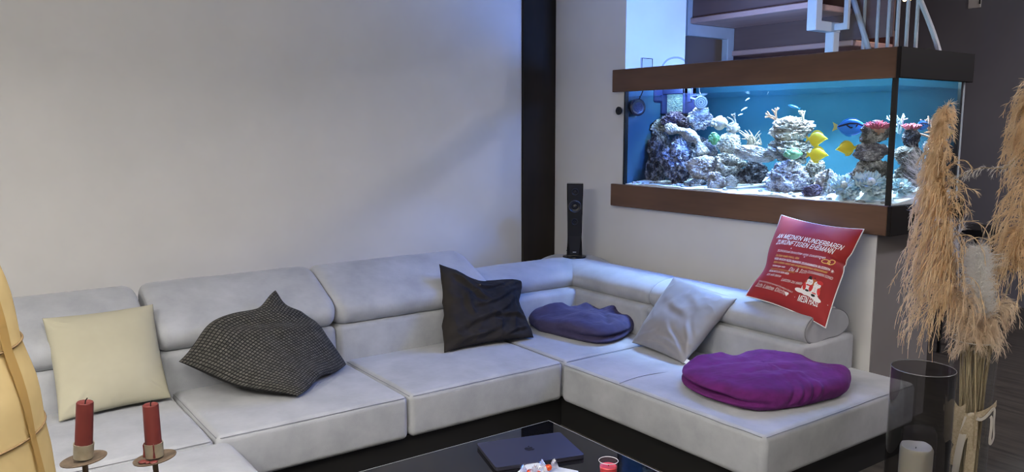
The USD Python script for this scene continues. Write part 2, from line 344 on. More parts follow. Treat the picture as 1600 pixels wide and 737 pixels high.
t = soft_box(1.492, 2.545, -.515, -.05, .30, .552, .028, 0, .010, 16, .003, 24); obj('backrest', t, M['sofa'], sofa, smooth=True)
UPP = [(.862, .564), (.897, .60), (.902, .645), (.84, .70), (.73, .752), (.62, .805), (.55, .828), (.48, .825), (.43, .785), (.45, .70), (.52, .61), (.60, .565), (.74, .555)]
for a0, a1, sd in ((-4.40, -3.085, 21), (-3.055, -2.176, 22), (-2.168, -1.19, 23)):
    prof = UPP if sd != 21 else [(x, z - .004) for x, z in UPP]
    h = obj('headrest', bolster(prof, 'y', a0, a1, .055, sd), M['sofa'], sofa, smooth=True)
LOWB = [(-.465, .566), (-.482, .610), (-.455, .655), (-.38, .690), (-.27, .703), (-.17, .685), (-.105, .645), (-.088, .605), (-.135, .563), (-.29, .548)]
LOWA = [(.785 - (y + .47) * 1.22, z) for y, z in LOWB]
obj('headrest', bolster(LOWA, 'y', -1.19, -.075, .045, 24), M['sofa'], sofa, smooth=True)
obj('headrest', bolster(LOWB, 'x', .36, 1.478, .035, 25), M['sofa'], sofa, smooth=True)
hb_ = obj('headrest', bolster(LOWB, 'x', 1.482, 2.535, .022, 26), M['sofa'], sofa, smooth=True)
LP = spline(LOWB, 90, True); LP = LP.mean(0) + (LP - LP.mean(0)) * .965
obj('piping', tube(np.stack([np.full(90, 2.531), LP[:, 0], LP[:, 1]], -1), .0022, 6, closed=True), M['seam'], hb_, smooth=True)

# ------------------------------------------------------------------ pillows
def pillow_fn(TL, TR, BR, BL, t, pinch=.05, pw=2.2, wr=.006, wf=7, seed=0, side=1, fold=None, q=.55):
    TL, TR, BR, BL = [np.array(p, float) for p in (TL, TR, BR, BL)]
    n0 = np.cross(TR - TL, BL - TL); n0 /= np.linalg.norm(n0); n0 = -n0 * side
    if n0 @ (CAM - TL) < 0: n0 = -n0
    W, H = np.linalg.norm(TR - TL), np.linalg.norm(BL - TL)
    def S(u, v, s=1.0, off=0.0):
        u, v = np.asarray(u, float), np.asarray(v, float)
        uu = u + pinch * (1 - 2 * u) * 4 * v * (1 - v) * np.abs(2 * u - 1); vv = v + pinch * (1 - 2 * v) * 4 * u * (1 - u) * np.abs(2 * v - 1)
        P = ((1 - uu) * (1 - vv))[..., None] * TL + (uu * (1 - vv))[..., None] * TR + (uu * vv)[..., None] * BR + ((1 - uu) * vv)[..., None] * BL
        pr = np.clip((1 - np.abs(2 * u - 1) ** pw) * (1 - np.abs(2 * v - 1) ** pw), 0, 1) ** q
        g = np.stack([u * W, v * H, np.zeros_like(u)], -1)
        w = (1 - np.abs(2 * fbm(g * wf + 11, 3, seed) - 1) * 2) * wr * np.clip(pr * 3, 0, 1)
        d = s * (t * pr + off) + s * w
        if fold is not None: P = P + fold(u, v, P, n0)
        return P + n0 * d[..., None] if np.ndim(d) else P + n0 * d
    return S
def creases(u, v, lines):
    out = np.zeros(np.shape(u))
    for (a, b, c, d, amp, w) in lines:
        L = math.hypot(c - a, d - b); x, y = (c - a) / L, (d - b) / L; t = ((u - a) * x + (v - b) * y) / L; e = -(u - a) * y + (v - b) * x
        e = e + .03 * np.sin(t * 7 + a * 9) * L
        out = out + amp * (np.exp(-(e / w) ** 2) - .6 * np.exp(-((e - 1.7 * w) / w) ** 2)) * np.clip(t / .15, 0, 1) * np.clip((1 - t) / .35, 0, 1)
    return out * np.clip(60 * u * (1 - u) * v * (1 - v), 0, 1)
def pillow_mesh(S, n=70):
    k = 0.5 * (1 - np.cos(np.linspace(0, math.pi, n))); k = .55 * k + .45 * np.linspace(0, 1, n)
    u, v = np.meshgrid(k, k, indexing='ij')
    A, B = S(u, v, 1.0).reshape(-1, 3), S(u, v, -1.0).reshape(-1, 3)
    idx = np.arange(n * n).reshape(n, n)
    qd = np.stack([idx[:-1, :-1], idx[1:, :-1], idx[1:, 1:], idx[:-1, 1:]], -1).reshape(-1, 4)
    f = np.vstack([qd[:, [0, 1, 2]], qd[:, [0, 2, 3]]])
    # back shares the rim
    rim = np.zeros((n, n), bool); rim[0] = rim[-1] = True; rim[:, 0] = rim[:, -1] = True
    mp = np.where(rim.ravel(), np.arange(n * n), np.arange(n * n) + n * n)
    t = trimesh.Trimesh(np.vstack([A, B]), np.vstack([f, mp[f][:, ::-1]]), process=False)
    t.remove_unreferenced_vertices()
    if t.volume < 0: t.invert()
    return t
def rimline(S, r, e=0.0, n=60):
    k = np.linspace(0, 1, n); z = np.zeros(n); o = np.ones(n)
    return np.vstack([S(k, z), S(o, k)[1:], S(k[::-1], o)[1:], S(z, k[::-1])[1:-1]])
def zat(x, y, z): return at(x, y, 'z', z)
# cream pillow
M['cream'] = mottled('cream_cotton', (.37, .352, .265), (.41, .39, .295), 5, .9, .15, 300)
Sx = pillow_fn(at(66, 497, 'x', .80), at(239, 475, 'x', .80), zat(267, 621, .385), zat(92, 659, .385), .080, .022, 2.6, .003, 4, 1, fold=lambda u, v, P, n: n * creases(u, v, [(.03, .97, .25, .80, .006, .02), (.2, 1.0, .28, .85, .005, .02), (.45, 1.0, .5, .88, .004, .02), (.97, .97, .8, .82, .005, .02), (.02, .03, .2, .12, .005, .02)])[..., None])
w_ = obj('throw_pillow', pillow_mesh(Sx), M['cream'], smooth=True, label='plain cream throw pillow leaning at the far left of the sofa', cat='pillow', group='throw pillows on the sofa')
# black crumpled pillow
M['charcoal'] = mottled('charcoal_cotton', (.014, .012, .0105), (.030, .026, .023), 6, .9, .2, 250, specular_ior_level=.2)
def fold_b(u, v, P, n):
    P0 = (np.asarray(BTR) - BTL); P0 = P0 / np.linalg.norm(P0); Pv = np.asarray(BBL) - BTL; Pv = Pv / np.linalg.norm(Pv)
    inp = Pv * (.040 * np.exp(-((u - .42) / .22) ** 2) * (1 - v) ** 2)[..., None] + P0 * (-.035 * np.exp(-((v - .45) / .25) ** 2) * u ** 2 - .015 * np.exp(-((v - .75) / .15) ** 2) * (1 - u) ** 2)[..., None]
    d = .03 * np.exp(-((u - .9) ** 2 / .02 + (v - .08) ** 2 / .02)) + creases(u, v, [(.02, .05, .55, .5, .016, .035), (.08, .85, .95, .30, .018, .04), (.05, .97, .62, .80, .014, .03), (.28, .22, .75, .14, .013, .03), (.22, .55, .97, .18, .014, .03), (.45, .62, .97, .70, .014, .03), (.60, .95, .98, .80, .012, .025), (.98, .05, .55, .28, .012, .03), (.15, .30, .30, .75, .010, .03)]); return n * d[..., None] + inp
BTL, BTR, BBL = at(686, 412, 'x', .82), at(811, 441, 'x', .74), zat(694, 551, .386)
Sx = pillow_fn(BTL, BTR, zat(834, 527, .386), BBL, .085, .04, 2.2, .016, 7, 3, fold=fold_b)
obj('throw_pillow', pillow_mesh(Sx, 130), M['charcoal'], smooth=True, label='crumpled plain charcoal black throw pillow near the sofa corner', cat='pillow', group='throw pillows on the sofa')
# grey satin pillow with tag
M['satin'] = mottled('grey_satin', (.20, .19, .20), (.25, .24, .25), 4, .48, .05, 300, sheen_weight=.2)
gp = thing('throw_pillow', 'shiny plain grey throw pillow with a small white tag', 'pillow', zat(1030, 552, .372), group='throw pillows on the sofa')
fold_g = lambda u, v, P, n: n * .6 * creases(u, v, [(.99, .99, .45, .62, .012, .03), (.96, .94, .30, .80, .013, .035), (.90, .99, .15, .92, .011, .03), (.99, .88, .70, .45, .010, .03), (.30, .35, .75, .50, .008, .05), (.05, .98, .45, .75, .008, .03), (.45, .15, .80, .35, .006, .05)])[..., None]
Sx = pillow_fn(at(1053, 432, 'y', -.40), at(1152, 466, 'y', -.42), zat(1068, 568, .386), zat(987, 535, .386), .07, .022, 2.3, .007, 5, 8, fold=fold_g)
obj('cover', pillow_mesh(Sx, 120), M['satin'], gp, smooth=True)
M['white'] = plain('white_cloth', (.75, .75, .75), .8)
a_, b_ = Sx(1.0, .93), Sx(1.0, .985); o_ = (Sx(1.03, .95) - Sx(.97, .95)); o_ /= np.linalg.norm(o_)
nn = np.cross(b_ - a_, o_); nn /= np.linalg.norm(nn)
tagv = np.array([a_ + nn * s * .0012 + o_ * e for s in (-1, 1) for e in (-.004, .026)] + [b_ + nn * s * .0012 + o_ * e for s in (-1, 1) for e in (-.004, .026)])
obj('care_tag', trimesh.convex.convex_hull(tagv), M['white'], gp, smooth=False, label='small white care tag')
# waffle pillow, standing on one corner
wf = MAT('waffle_knit', {'tc': ('texture_coordinate', {}), 'mp': ('mapping', {'rotation': (0, 0, .0), 'scale': (1, 1, 1)}), 'u': ('attribute', {'attribute': 'st'}),
    'uv': ('uvmap', {}), 'm2': ('mapping', {'scale': (38, 38, 1)}), 'br': ('brick_texture', {'offset': 0.0, 'color1': (.055, .053, .047), 'color2': (.105, .102, .09), 'mortar': (.003, .003, .003), 'scale': 1.0, 'mortar_size': .21, 'mortar_smooth': .6, 'brick_width': 1.0, 'row_height': 1.0}),
    'b': ('bump', {'strength': .7, 'distance': .004, 'invert': True}), 'p': ('principled_bsdf', {'roughness': .9})},
    [('uv.UV', 'm2.vector'), ('m2.vector', 'br.vector'), ('br.color', 'p.base_color'), ('br.fac', 'b.height'), ('b.normal', 'p.normal')])
def fold_w(u, v, P, n):
    eu = Wr - Wt; ev = Wl - Wt; eu = eu / np.linalg.norm(eu); ev = ev / np.linalg.norm(ev); g = lambda x, c, w: np.exp(-((x - c) / w) ** 2)
    inp = eu * (((.030 * g(v, .22, .13) - .050 * g(v, .60, .22)) * (1 - u) ** 2)[..., None]) + ev * (((.026 * g(u, .16, .12) - .022 * g(u, .55, .2)) * (1 - v) ** 2)[..., None])
    inp = inp + ev * ((.030 * g(u, .55, .3) * v ** 2)[..., None]) - eu * ((.028 * g(v, .55, .22) * u ** 2)[..., None])
    k = np.clip(16 * u * (1 - u) * v * (1 - v), 0, 1)
    d = -.030 * g(u + .55 * v, .42, .07) * k + .022 * g(u + .55 * v, .54, .08) * k - .014 * g(v - .4 * u, .30, .06) * k - .012 * g(u - .2 * v, .72, .06) * k
    return n * d[..., None] + inp
Wt, Wr, Wb, Wl = at(431, 452, 'x', .84), at(541, 569, 'x', 1.02), zat(466, 618, .40), at(280, 565, 'x', 1.0)
def S_w(): return pillow_fn(Wt, Wr, Wb, Wl, .10, -.02, 2.6, .013, 5, 5, fold=fold_w, q=.5)
def pillow_uv(S, n):
    k = 0.5 * (1 - np.cos(np.linspace(0, math.pi, n))); k = .55 * k + .45 * np.linspace(0, 1, n)
    u, v = np.meshgrid(k, k, indexing='ij')
    A, B = S(u, v, 1.0).reshape(-1, 3), S(u, v, -1.0).reshape(-1, 3); idx = np.arange(n * n).reshape(n, n)
    qd = np.stack([idx[:-1, :-1], idx[1:, :-1], idx[1:, 1:], idx[:-1, 1:]], -1).reshape(-1, 4); f = np.vstack([qd[:, [0, 1, 2]], qd[:, [0, 2, 3]]])
    uv = np.stack([u, v], -1).reshape(-1, 2)
    t = trimesh.Trimesh(np.vstack([A, B]), np.vstack([f, f[:, ::-1] + n * n]), process=False)
    if t.volume < 0: t.invert()
    return t, np.vstack([uv, uv])
t, uv = pillow_uv(S_w(), 80)
bs = np.array([t.vertices[:, 0].mean(), t.vertices[:, 1].mean(), t.vertices[:, 2].min()])
pp = '/World/' + numbered('/World', 'throw_pillow')
mm = usdkit.mesh(stage, pp, trimesh.Trimesh(t.vertices - bs, t.faces, process=False), wf, smooth=True, uv=uv)
UsdGeom.Xformable(mm).AddTranslateOp().Set(Gf.Vec3d(*map(float, bs)))
tagp(mm.GetPrim(), 'dark waffle knit throw pillow slumped on one corner', 'pillow', 'throw pillows on the sofa')

# red printed pillow
RTL, RTR, RBR, RBL = at(1221, 336, 'y', -.115), at(1350, 358, 'y', -.105), at(1290, 512, 'y', -.42), at(1165, 462, 'y', -.40)
rp = thing('throw_pillow', 'red printed throw pillow with white German lettering and two snowmen', 'pillow', (RBL + RBR) / 2, group='throw pillows on the sofa')
M['red'] = mottled('red_polyester', (.27, .009, .010), (.32, .013, .014), 5, .75, .1, 300, sheen_weight=.1)
def fold_r(u, v, P, n):
    d = -.028 * np.exp(-((v - .36 + .1 * (1 - u)) ** 2 / .0012)) * np.clip((u - .78) / .22, 0, 1); eu = (RTR - RTL) / np.linalg.norm(RTR - RTL)
    inp = eu * (.030 * np.exp(-((v - .66) / .16) ** 2) * (1 - u) ** 3 - .022 * np.exp(-((v - .36) / .06) ** 2) * u ** 6)[..., None]; return n * d[..., None] + inp
S_r = pillow_fn(RTL, RTR, RBR, RBL, .060, .035, 2.6, .004, 5, 9, fold=fold_r)
tm = pillow_mesh(S_r, 80)
fc = tm.triangles_center; nrm = tm.face_normals
n0 = np.cross(RTR - RTL, RBL - RTL); n0 /= np.linalg.norm(n0); n0 = n0 if n0 @ (CAM - RTL) > 0 else -n0
# front red half and white back half: split by side of the rim surface
nf = len(tm.faces) // 2
front = trimesh.Trimesh(tm.vertices, tm.faces[:nf], process=False); back = trimesh.Trimesh(tm.vertices, tm.faces[nf:], process=False)
if (front.face_normals @ n0).mean() < 0: front, back = back, front
front.remove_unreferenced_vertices(); back.remove_unreferenced_vertices()
obj('front_cover', front, M['red'], rp, smooth=True)
obj('back_cover', back, M['white'], rp, smooth=True, label='white back cover of the red pillow')
obj('seam_edge', tube(rimline(S_r, 0), .0035, 6, closed=True), M['white'], rp, smooth=True, label='white edge seam')
z_ = S_r(.985, .80); obj('zip_pull', moved(box(-.004, .018, -.003, .003, -.002, .002, .001), frame_from(S_r(1.0, .80), RT, n0)), plain('zip_metal', (.8, .8, .8), .3, metallic=1.0), rp, smooth=False)
W_R, H_R = np.linalg.norm(RTR - RTL), np.linalg.norm(RBL - RTL)
def printed(mesh2d, u0, v0, su=1.0, lift=.0016, arc=0.0, uref=.5, sub=.012):
    """flat print: mesh in metres in the pillow plane (x right, y up) placed with its origin at (u0, v0)"""
    v, f = verts(mesh2d); keep = np.abs(trimesh.Trimesh(v, f, process=False).face_normals[:, 2]) > .5
    f = f[keep]; f = f[v[f][:, :, 2].mean(1) > v[:, 2].mean()]
    v, f = trimesh.remesh.subdivide_to_size(v, f, sub, max_iter=8)[:2]
    u = u0 + v[:, 0] * su / W_R; w = v0 - v[:, 1] / H_R + arc * (u - uref) ** 2
    P = S_r(u, w, 1.0, lift)
    t = trimesh.Trimesh(P, f, process=False)
    if (t.face_normals @ n0).mean() < 0: t.invert()
    return t
INK = {'w': plain('print_white', (.82, .80, .80), .8), 'g': plain('print_gold', (.70, .40, .09), .7), 'k': plain('print_black', (.01, .01, .012), .8), 'r': plain('print_red', (.55, .03, .03), .8), 'o': plain('print_glow', (.42, .12, .03), .8)}
def textline(s, u0, v0, u1, v1, h, ink='w', italic=.25, bold=False, arc=0.0):
    t = meshkit.text_mesh(s, h, .001, bold); v = np.array(t.vertices); v[:, 0] -= v[:, 0].min()
    L = v[:, 0].max(); want = (u1 - u0) * W_R; v[:, 0] *= want / L; v[:, 0] += v[:, 1] * italic
    v[:, 1] += -(v1 - v0) * H_R * v[:, 0] / want
    t = trimesh.Trimesh(v, t.faces, process=False)
    return printed(t, u0, v0, arc=arc)
LINES = [('AN MEINEN WUNDERBAREN', .105, .300, .915, .268, .026, 'w', .25, True, .05), ('ZUKÜNFTIGEN EHEMANN', .135, .374, .850, .330, .026, 'w', .25, True, .05),
         ('Schicksal brachte uns zusammen', .200, .464, .795, .412, .014, 'w', .35, False, 0), ('Du bist mein Herz, das', .200, .518, .508, .488, .012, 'g', .15, True, 0),
         ('WIR AUCH FÜR IMMER ZUSAMMEN BLEIBEN', .190, .556, .885, .507, .012, 'w', .1, True, 0), ('dein Leben wird ein unglaubliches Abenteuer', .190, .594, .875, .540, .012, 'g', .15, True, 0),
         ('solange wir', .190, .630, .385, .618, .009, 'w', .1, True, 0), ('Du & Ich', .44, .634, .645, .612, .020, 'w', .4, False, 0), ('ZUSAMMEN SIND', .665, .598, .942, .576, .013, 'w', .1, False, 0),
         ('VIELLEICHT EIN BISSCHEN SPÄT', .180, .668, .520, .644, .008, 'g', .1, False, 0), ('DEINE ERSTE ZU SEIN ABER', .170, .698, .460, .676, .010, 'w', .1, True, 0),
         ('ich will deine', .160, .742, .37, .728, .014, 'w', .35, False, 0), ('Letzte zu sein', .395, .760, .640, .735, .017, 'w', .4, False, 0),
         ('DEIN LETZTES IST ES WAS FÜR MICH ZÄHLT', .100, .805, .574, .842, .008, 'w', .05, False, .15), ('Ich Liebe Dich,', .085, .885, .490, .884, .022, 'w', .4, False, 0),
         ('MEIN HASI', .650, .895, .882, .870, .031, 'w', .15, True, 0)]
for s_, u0, v0, u1, v1, h, ink, it, bo, arc in LINES: obj('lettering', textline(s_, u0, v0, u1, v1, h, ink, it, bo, arc), INK[ink], rp, smooth=False)
E_ = lambda x, y, a, b, r=0: aff.rotate(aff.translate(aff.scale(sg.Point(0, 0).buffer(1, 16), a, b), x, y), r)
def fig(parts, u0, v0, k=1.0):
    for shape, ink, lift in parts:
        sh = aff.scale(shape, k, k, origin=(0, 0))
        for g in getattr(sh, 'geoms', [sh]): obj('print', printed(poly_prism(g, .001), u0, v0, lift=lift, sub=.01), INK[ink], rp, smooth=False)
snow = shapely.union_all([E_(0, -.004, .070, .012), E_(-.058, -.002, .030, .013), E_(.062, -.016, .026, .012), E_(-.018, .016, .032, .034), E_(.030, .012, .032, .032)])
fig([(E_(.012, .036, .055, .050), 'o', .0012), (snow, 'w', .0018),
     (shapely.union_all([E_(-.008, .064, .020, .021), E_(-.016, .032, .024, .026)]), 'w', .0019), (shapely.union_all([E_(.042, .062, .022, .019), E_(.034, .028, .026, .026)]), 'w', .0019),
     (shapely.union_all([E_(-.034, .030, .011, .022, 12), E_(.006, .034, .008, .018, -15), sg.box(-.024, .040, .006, .047)]), 'r', .0024),
     (shapely.union_all([E_(.054, .078, .019, .011), sg.box(.036, .070, .072, .078), E_(.012, .030, .008, .020, -15), E_(.060, .028, .010, .020, 15), sg.box(.024, .008, .048, .014)]), 'r', .0024),
     (shapely.union_all([sg.box(-.026, .078, .000, .084), sg.box(-.022, .080, -.004, .096), E_(-.012, .066, .0022, .0026), E_(.000, .064, .0022, .0026), E_(-.010, .012, .013, .006), E_(.034, .066, .002, .0024), E_(.046, .064, .002, .0024), E_(.034, -.002, .013, .007),
                         E_(.034, .040, .002, .002), E_(.035, .030, .002, .002), E_(.036, .020, .002, .002), E_(.016, .093, .004, .003)]), 'k', .0027)], .745, .785, .86)
ring = lambda x, y, a, b, r: aff.rotate(aff.translate(aff.scale(sg.Point(0, 0).buffer(1, 24), a, b).difference(aff.scale(sg.Point(0, 0).buffer(1, 24), a * .74, b * .62)), x, y), r)
fig([(shapely.union_all([ring(-.014, -.004, .026, .012, 10), ring(.016, .002, .024, .013, 35)]), 'g', .0018)], .845, .425)
heart = shapely.union_all([E_(-.005, .004, .0065, .0065), E_(.005, .004, .0065, .0065), sg.Polygon([(-.011, .002), (.011, .002), (0, -.012)])])
fig([(heart, 'w', .0018)], .512, .872)
star = shapely.union_all([aff.rotate(sg.box(-.009, -.001, .009, .001), a, origin=(0, 0)) for a in (0, 60, 120)])
fig([(star, 'w', .0018)], .915, .50)
r2 = np.random.default_rng(3); dots = []
for _ in range(26):
    x, y = r2.uniform(-.11, .20), r2.uniform(-.13, .14); dots.append(E_(x, y, *(2 * [r2.choice([.0012, .0018, .0030])])))
fig([(shapely.union_all(dots).difference(sg.box(-.02, -.06, .19, .075)), 'w', .0018)], .60, .66)

# ------------------------------------------------------------------ folded blankets
def blanket(outline, z0, hz, edge, seed, ridges=(), groove=(0, 0, 0), nth=240, wob=.012, dome=.03, pleats=()):
    """outline: world xy loop; one soft rounded folded stack with a fold groove round part of its side"""
    O = np.array([q[:2] for q in outline], float); seg = np.linalg.norm(np.roll(O, -1, 0) - O, axis=1); cs_ = np.concatenate([[0], np.cumsum(seg)]); tt_ = np.linspace(0, cs_[-1], 400, endpoint=False); O = np.vstack([O, O[:1]])
    from scipy.ndimage import gaussian_filter1d
    P = np.stack([gaussian_filter1d(np.interp(tt_, cs_, O[:, i]), 7, mode='wrap') for i in (0, 1)], -1); c = P.mean(0); th = np.arctan2(P[:, 1] - c[1], P[:, 0] - c[0]); R = np.hypot(*(P - c).T)
    o = np.argsort(th); T = np.linspace(-math.pi, math.pi, nth, endpoint=False); Rr = np.interp(T, th[o], R[o], period=2 * math.pi)
    rings = []; ph = np.radians(np.linspace(-58, 78, 26)); s0 = math.sin(ph[0])
    g0, gw, gd = groove; gm = np.exp(-((np.angle(np.exp(1j * (T - g0)))) / max(gw, 1e-3)) ** 2) * gd
    lift = .25 * (noise(np.stack([np.cos(T) * 2.5, np.sin(T) * 2.5, T * 0 + seed], -1), seed) - .5)
    for p_ in ph:
        rad = Rr - edge * (1 - math.cos(p_))
        k = (math.sin(p_) - s0) / (1 - s0)
        rad = rad - gm * np.exp(-((k - .40 - .25 * lift) / .085) ** 2) + gm * .35 * np.exp(-((k - .22) / .12) ** 2)
        for (t0, wd, amp) in pleats: rad = rad - amp * np.exp(-(np.angle(np.exp(1j * (T - t0 - .25 * k))) / wd) ** 2) * math.sin(min(1, k * 1.4) * math.pi / 2)
        rad = rad + .009 * (fbm(np.stack([np.cos(T) * 2.4, np.sin(T) * 2.4, np.full(nth, k * 1.4)], -1), 3, seed) - .5) * 2
        rings.append(np.stack([c[0] + rad * np.cos(T), c[1] + rad * np.sin(T), z0 + hz * k * (1 + lift)], -1))
    top = rings[-1]; cc = np.array([top[:, 0].mean(), top[:, 1].mean()]); zm = top[:, 2].mean()
    for s in np.linspace(1, 0.02, 46)[1:]:
        q = top.copy(); q[:, :2] = cc + (top[:, :2] - cc) * s; q[:, 2] = zm + (top[:, 2] - zm) * s ** .7 + dome * (1 - s ** 2); rings.append(q)
    V = np.array(rings); nr = len(rings)
    for i in range(nr):
        w = np.clip((V[i, :, 2] - z0 - .03) / .05, 0, 1)
        V[i, :, 2] += w * (fbm(V[i] * np.array([5.5, 5.5, 3]) + seed, 3, seed + 3) - .5) * wob * 3
        for (x0, y0, x1, y1, amp, wd) in ridges:
            d = np.array([x1 - x0, y1 - y0]); L = np.hypot(*d); d /= L
            s = ((V[i, :, :2] - [x0, y0]) @ d); e = (V[i, :, 0] - x0) * (-d[1]) + (V[i, :, 1] - y0) * d[0]
            V[i, :, 2] += w * amp * np.exp(-(e / wd) ** 2) * np.clip(s / .06, 0, 1) * np.clip((L - s) / .06, 0, 1)
    V = V.reshape(-1, 3); V = np.vstack([V, [*c, z0], V[-nth:].mean(0)]); fs = []
    for i in range(nr - 1):
        for j in range(nth):
            A, B, C, D = i * nth + j, i * nth + (j + 1) % nth, (i + 1) * nth + (j + 1) % nth, (i + 1) * nth + j
            fs += [[A, B, C], [A, C, D]]
    for j in range(nth):
        fs.append([len(V) - 2, (j + 1) % nth, j]); fs.append([len(V) - 1, (nr - 1) * nth + j, (nr - 1) * nth + (j + 1) % nth])
    t = trimesh.Trimesh(V, np.array(fs), process=False)
    trimesh.smoothing.filter_taubin(t, iterations=3)
    n_ = t.vertex_normals; t.vertices = t.vertices + n_ * ((fbm(t.vertices * 60, 2, seed) - .5) * .003)[:, None]
    return t
M['purple'] = mottled('purple_fleece', (.074, .003, .078), (.118, .006, .128), 14, .95, .5, 260, sheen_weight=.15, sheen_roughness=.4, sheen_tint=(.7, .3, .9))
M['navy'] = mottled('dusky_blue_fleece', (.030, .025, .070), (.048, .040, .100), 14, .95, .5, 260, sheen_weight=.12, sheen_roughness=.4, sheen_tint=(.5, .5, .9))
ZB = ZS + .016
pb = [zat(x, y, .372)[:2] for x, y in ((1062, 592), (1066, 608), (1100, 626), (1150, 642), (1178, 648), (1204, 647), (1262, 640), (1326, 622), (1332, 602))] + [(2.735, -.42), (2.62, -.40), (2.44, -.46), (2.30, -.56), (2.24, -.70), (2.19, -.86)]
obj('folded_blanket', blanket(pb, ZB, .100, .070, 31, [(2.22, -.95, 2.27, -.70, .022, .035), (2.26, -.66, 2.60, -.50, .026, .07), (2.32, -.98, 2.44, -.70, -.010, .03), (2.52, -.95, 2.62, -.66, -.009, .022), (2.62, -.90, 2.72, -.60, .008, .03)], (-1.75, .55, .055), pleats=[(-.70, .06, .014), (-.48, .05, .012), (-.25, .06, .014), (.0, .07, .010)]),
    M['purple'], smooth=True, label='purple fleece blanket folded on the end of the sofa', cat='blanket', group='folded blankets on the sofa')
nb = [zat(x, y, .372)[:2] for x, y in ((818, 504), (838, 520), (880, 532), (926, 541), (944, 541), (978, 532), (1004, 512), (1010, 502))] + [(1.36, -.50), (1.12, -.46), (.94, -.52), (.915, -.70)]
obj('folded_blanket', blanket(nb, ZB, .105, .070, 37, [(.99, -.60, 1.08, -.53, .030, .032), (1.18, -.55, 1.30, -.51, .034, .030), (.96, -.90, .99, -.66, .030, .045), (1.22, -.60, 1.46, -.76, -.014, .022), (1.0, -.80, 1.35, -.74, .008, .06)], (-.55, .55, .045), wob=.016, dome=.012),
    M['navy'], smooth=True, label='dusky blue fleece blanket folded in the sofa corner', cat='blanket', group='folded blankets on the sofa')

# ------------------------------------------------------------------ speaker
sp_c = zat(897.5, 401.5, .702)
spk = thing('tower_speaker', 'slim black tower speaker standing on the sofa corner', 'speaker', sp_c)
fwd = CAM - sp_c; fwd[2] = 0; fwd /= np.linalg.norm(fwd); ang = math.atan2(fwd[1], fwd[0]) + math.pi / 2   # local -y faces the viewer
Ms = trimesh.transformations.rotation_matrix(ang, [0, 0, 1]); Ms[:3, 3] = sp_c
L_ = lambda t: moved(t, Ms)
obj('base', L_(lathe([(0, 0), (.080, 0), (.082, .004), (.080, .010), (.045, .018), (0, .018)], (0, 0, 0), 40)), M['blackgloss'], spk)
bodyp = sg.Polygon([(-.054, 0), (.054, 0), (.048, .13), (.056, .47), (.056, .50), (-.056, .50), (-.056, .47), (-.048, .13)])
t = poly_prism(bodyp.buffer(-.004).buffer(.004), .09); t.apply_transform(np.array([[1, 0, 0, 0], [0, 0, -1, .05], [0, 1, 0, .014], [0, 0, 0, 1.0]]))
obj('cabinet', L_(t), M['blackgloss'], spk)
pan = sg.Polygon([(-.044, .14), (.044, .14), (.050, .47), (.046, .492), (-.046, .492), (-.050, .47)]); t = poly_prism(pan, .006); t.apply_transform(np.array([[1, 0, 0, 0], [0, 0, -1, -.040], [0, 1, 0, .014], [0, 0, 0, 1.0]]))
obj('front_panel', L_(t), plain('speaker_front', (.009, .009, .010), .55, specular_ior_level=.2), spk)
t = poly_prism(sg.Polygon([(-.030, .012), (.030, .012), (.044, .14), (-.044, .14)]), .005); t.apply_transform(np.array([[1, 0, 0, 0], [0, 0, -1, -.040], [0, 1, 0, .014], [0, 0, 0, 1.0]]))
obj('lower_panel', L_(t), plain('speaker_lower', (.010, .010, .011), .35, specular_ior_level=.3), spk)
M['cone'] = plain('driver_cone', (.006, .006, .008), .35); M['ringm'] = plain('driver_ring', (.05, .05, .055), .25)
for r, z, nm in ((.024, .445, 'tweeter'), (.042, .345, 'woofer'), (.022, .240, 'bass_port')):
    Mx = np.array([[1, 0, 0, 0], [0, 0, -1, -.046], [0, 1, 0, z + .014], [0, 0, 0, 1.0]])
    d_ = obj(nm, L_(moved(lathe([(r, 0), (r, .006), (r * .9, .007), (r * .8, .003), (r * .35, -.002), (r * .3, .004), (0, .007)], (0, 0, 0), 32), Mx)), M['cone'], spk)
    obj('ring', L_(moved(lathe([(r * 1.02, 0), (r * 1.02, .0066), (r * .97, .0085), (r * .90, .0066), (r * .9, 0)], (0, 0, 0), 32), Mx)), M['ringm'], d_)
obj('badge', L_(box(-.012, .012, -.0475, -.0455, .040, .045, .0008)), plain('badge_silver', (.45, .45, .45), .4), spk, smooth=False)
obj('cable', tube(spline([sp_c + [-.07, .02, .012], sp_c + [-.12, .03, .03], sp_c + [-.16, .08, .005], sp_c + [-.20, .16, -.06]], 16), .003, 6), M['black'], spk, smooth=True)

# ------------------------------------------------------------------ coffee table and what is on it
ZT = .350
tc = zat(855, 657, ZT)
tb = thing('coffee_table', 'low coffee table with a glossy black glass top', 'table', (2.85, -2.45, 0))
TX0, TX1, TY0, TY1 = 2.182, 3.45, -3.05, -1.785
M['blackglass'] = plain('black_glass', (.004, .004, .005), .015, ior=1.55, specular_ior_level=.55)
obj('glass_top', box(TX0, TX1, TY0, TY1, ZT - .012, ZT, .0015), M['blackglass'], tb, smooth=False)
obj('edge', cat_(tube([[TX0, TY0, ZT - .001], [TX0, TY1, ZT - .001]], .0018, 6), tube([[TX0, TY1, ZT - .001], [TX1, TY1, ZT - .001]], .0018, 6)), plain('glass_edge_grey', (.30, .32, .33), .3), tb)
obj('frame', box(TX0 + .08, TX1 - .08, TY0 + .08, TY1 - .08, ZT - .07, ZT - .012, .004), M['black'], tb, smooth=False)
for x in (TX0 + .12, TX1 - .12):
    for y in (TY0 + .12, TY1 - .12): obj('leg', box(x - .03, x + .03, y - .03, y + .03, 0, ZT - .07), M['black'], tb, smooth=False)
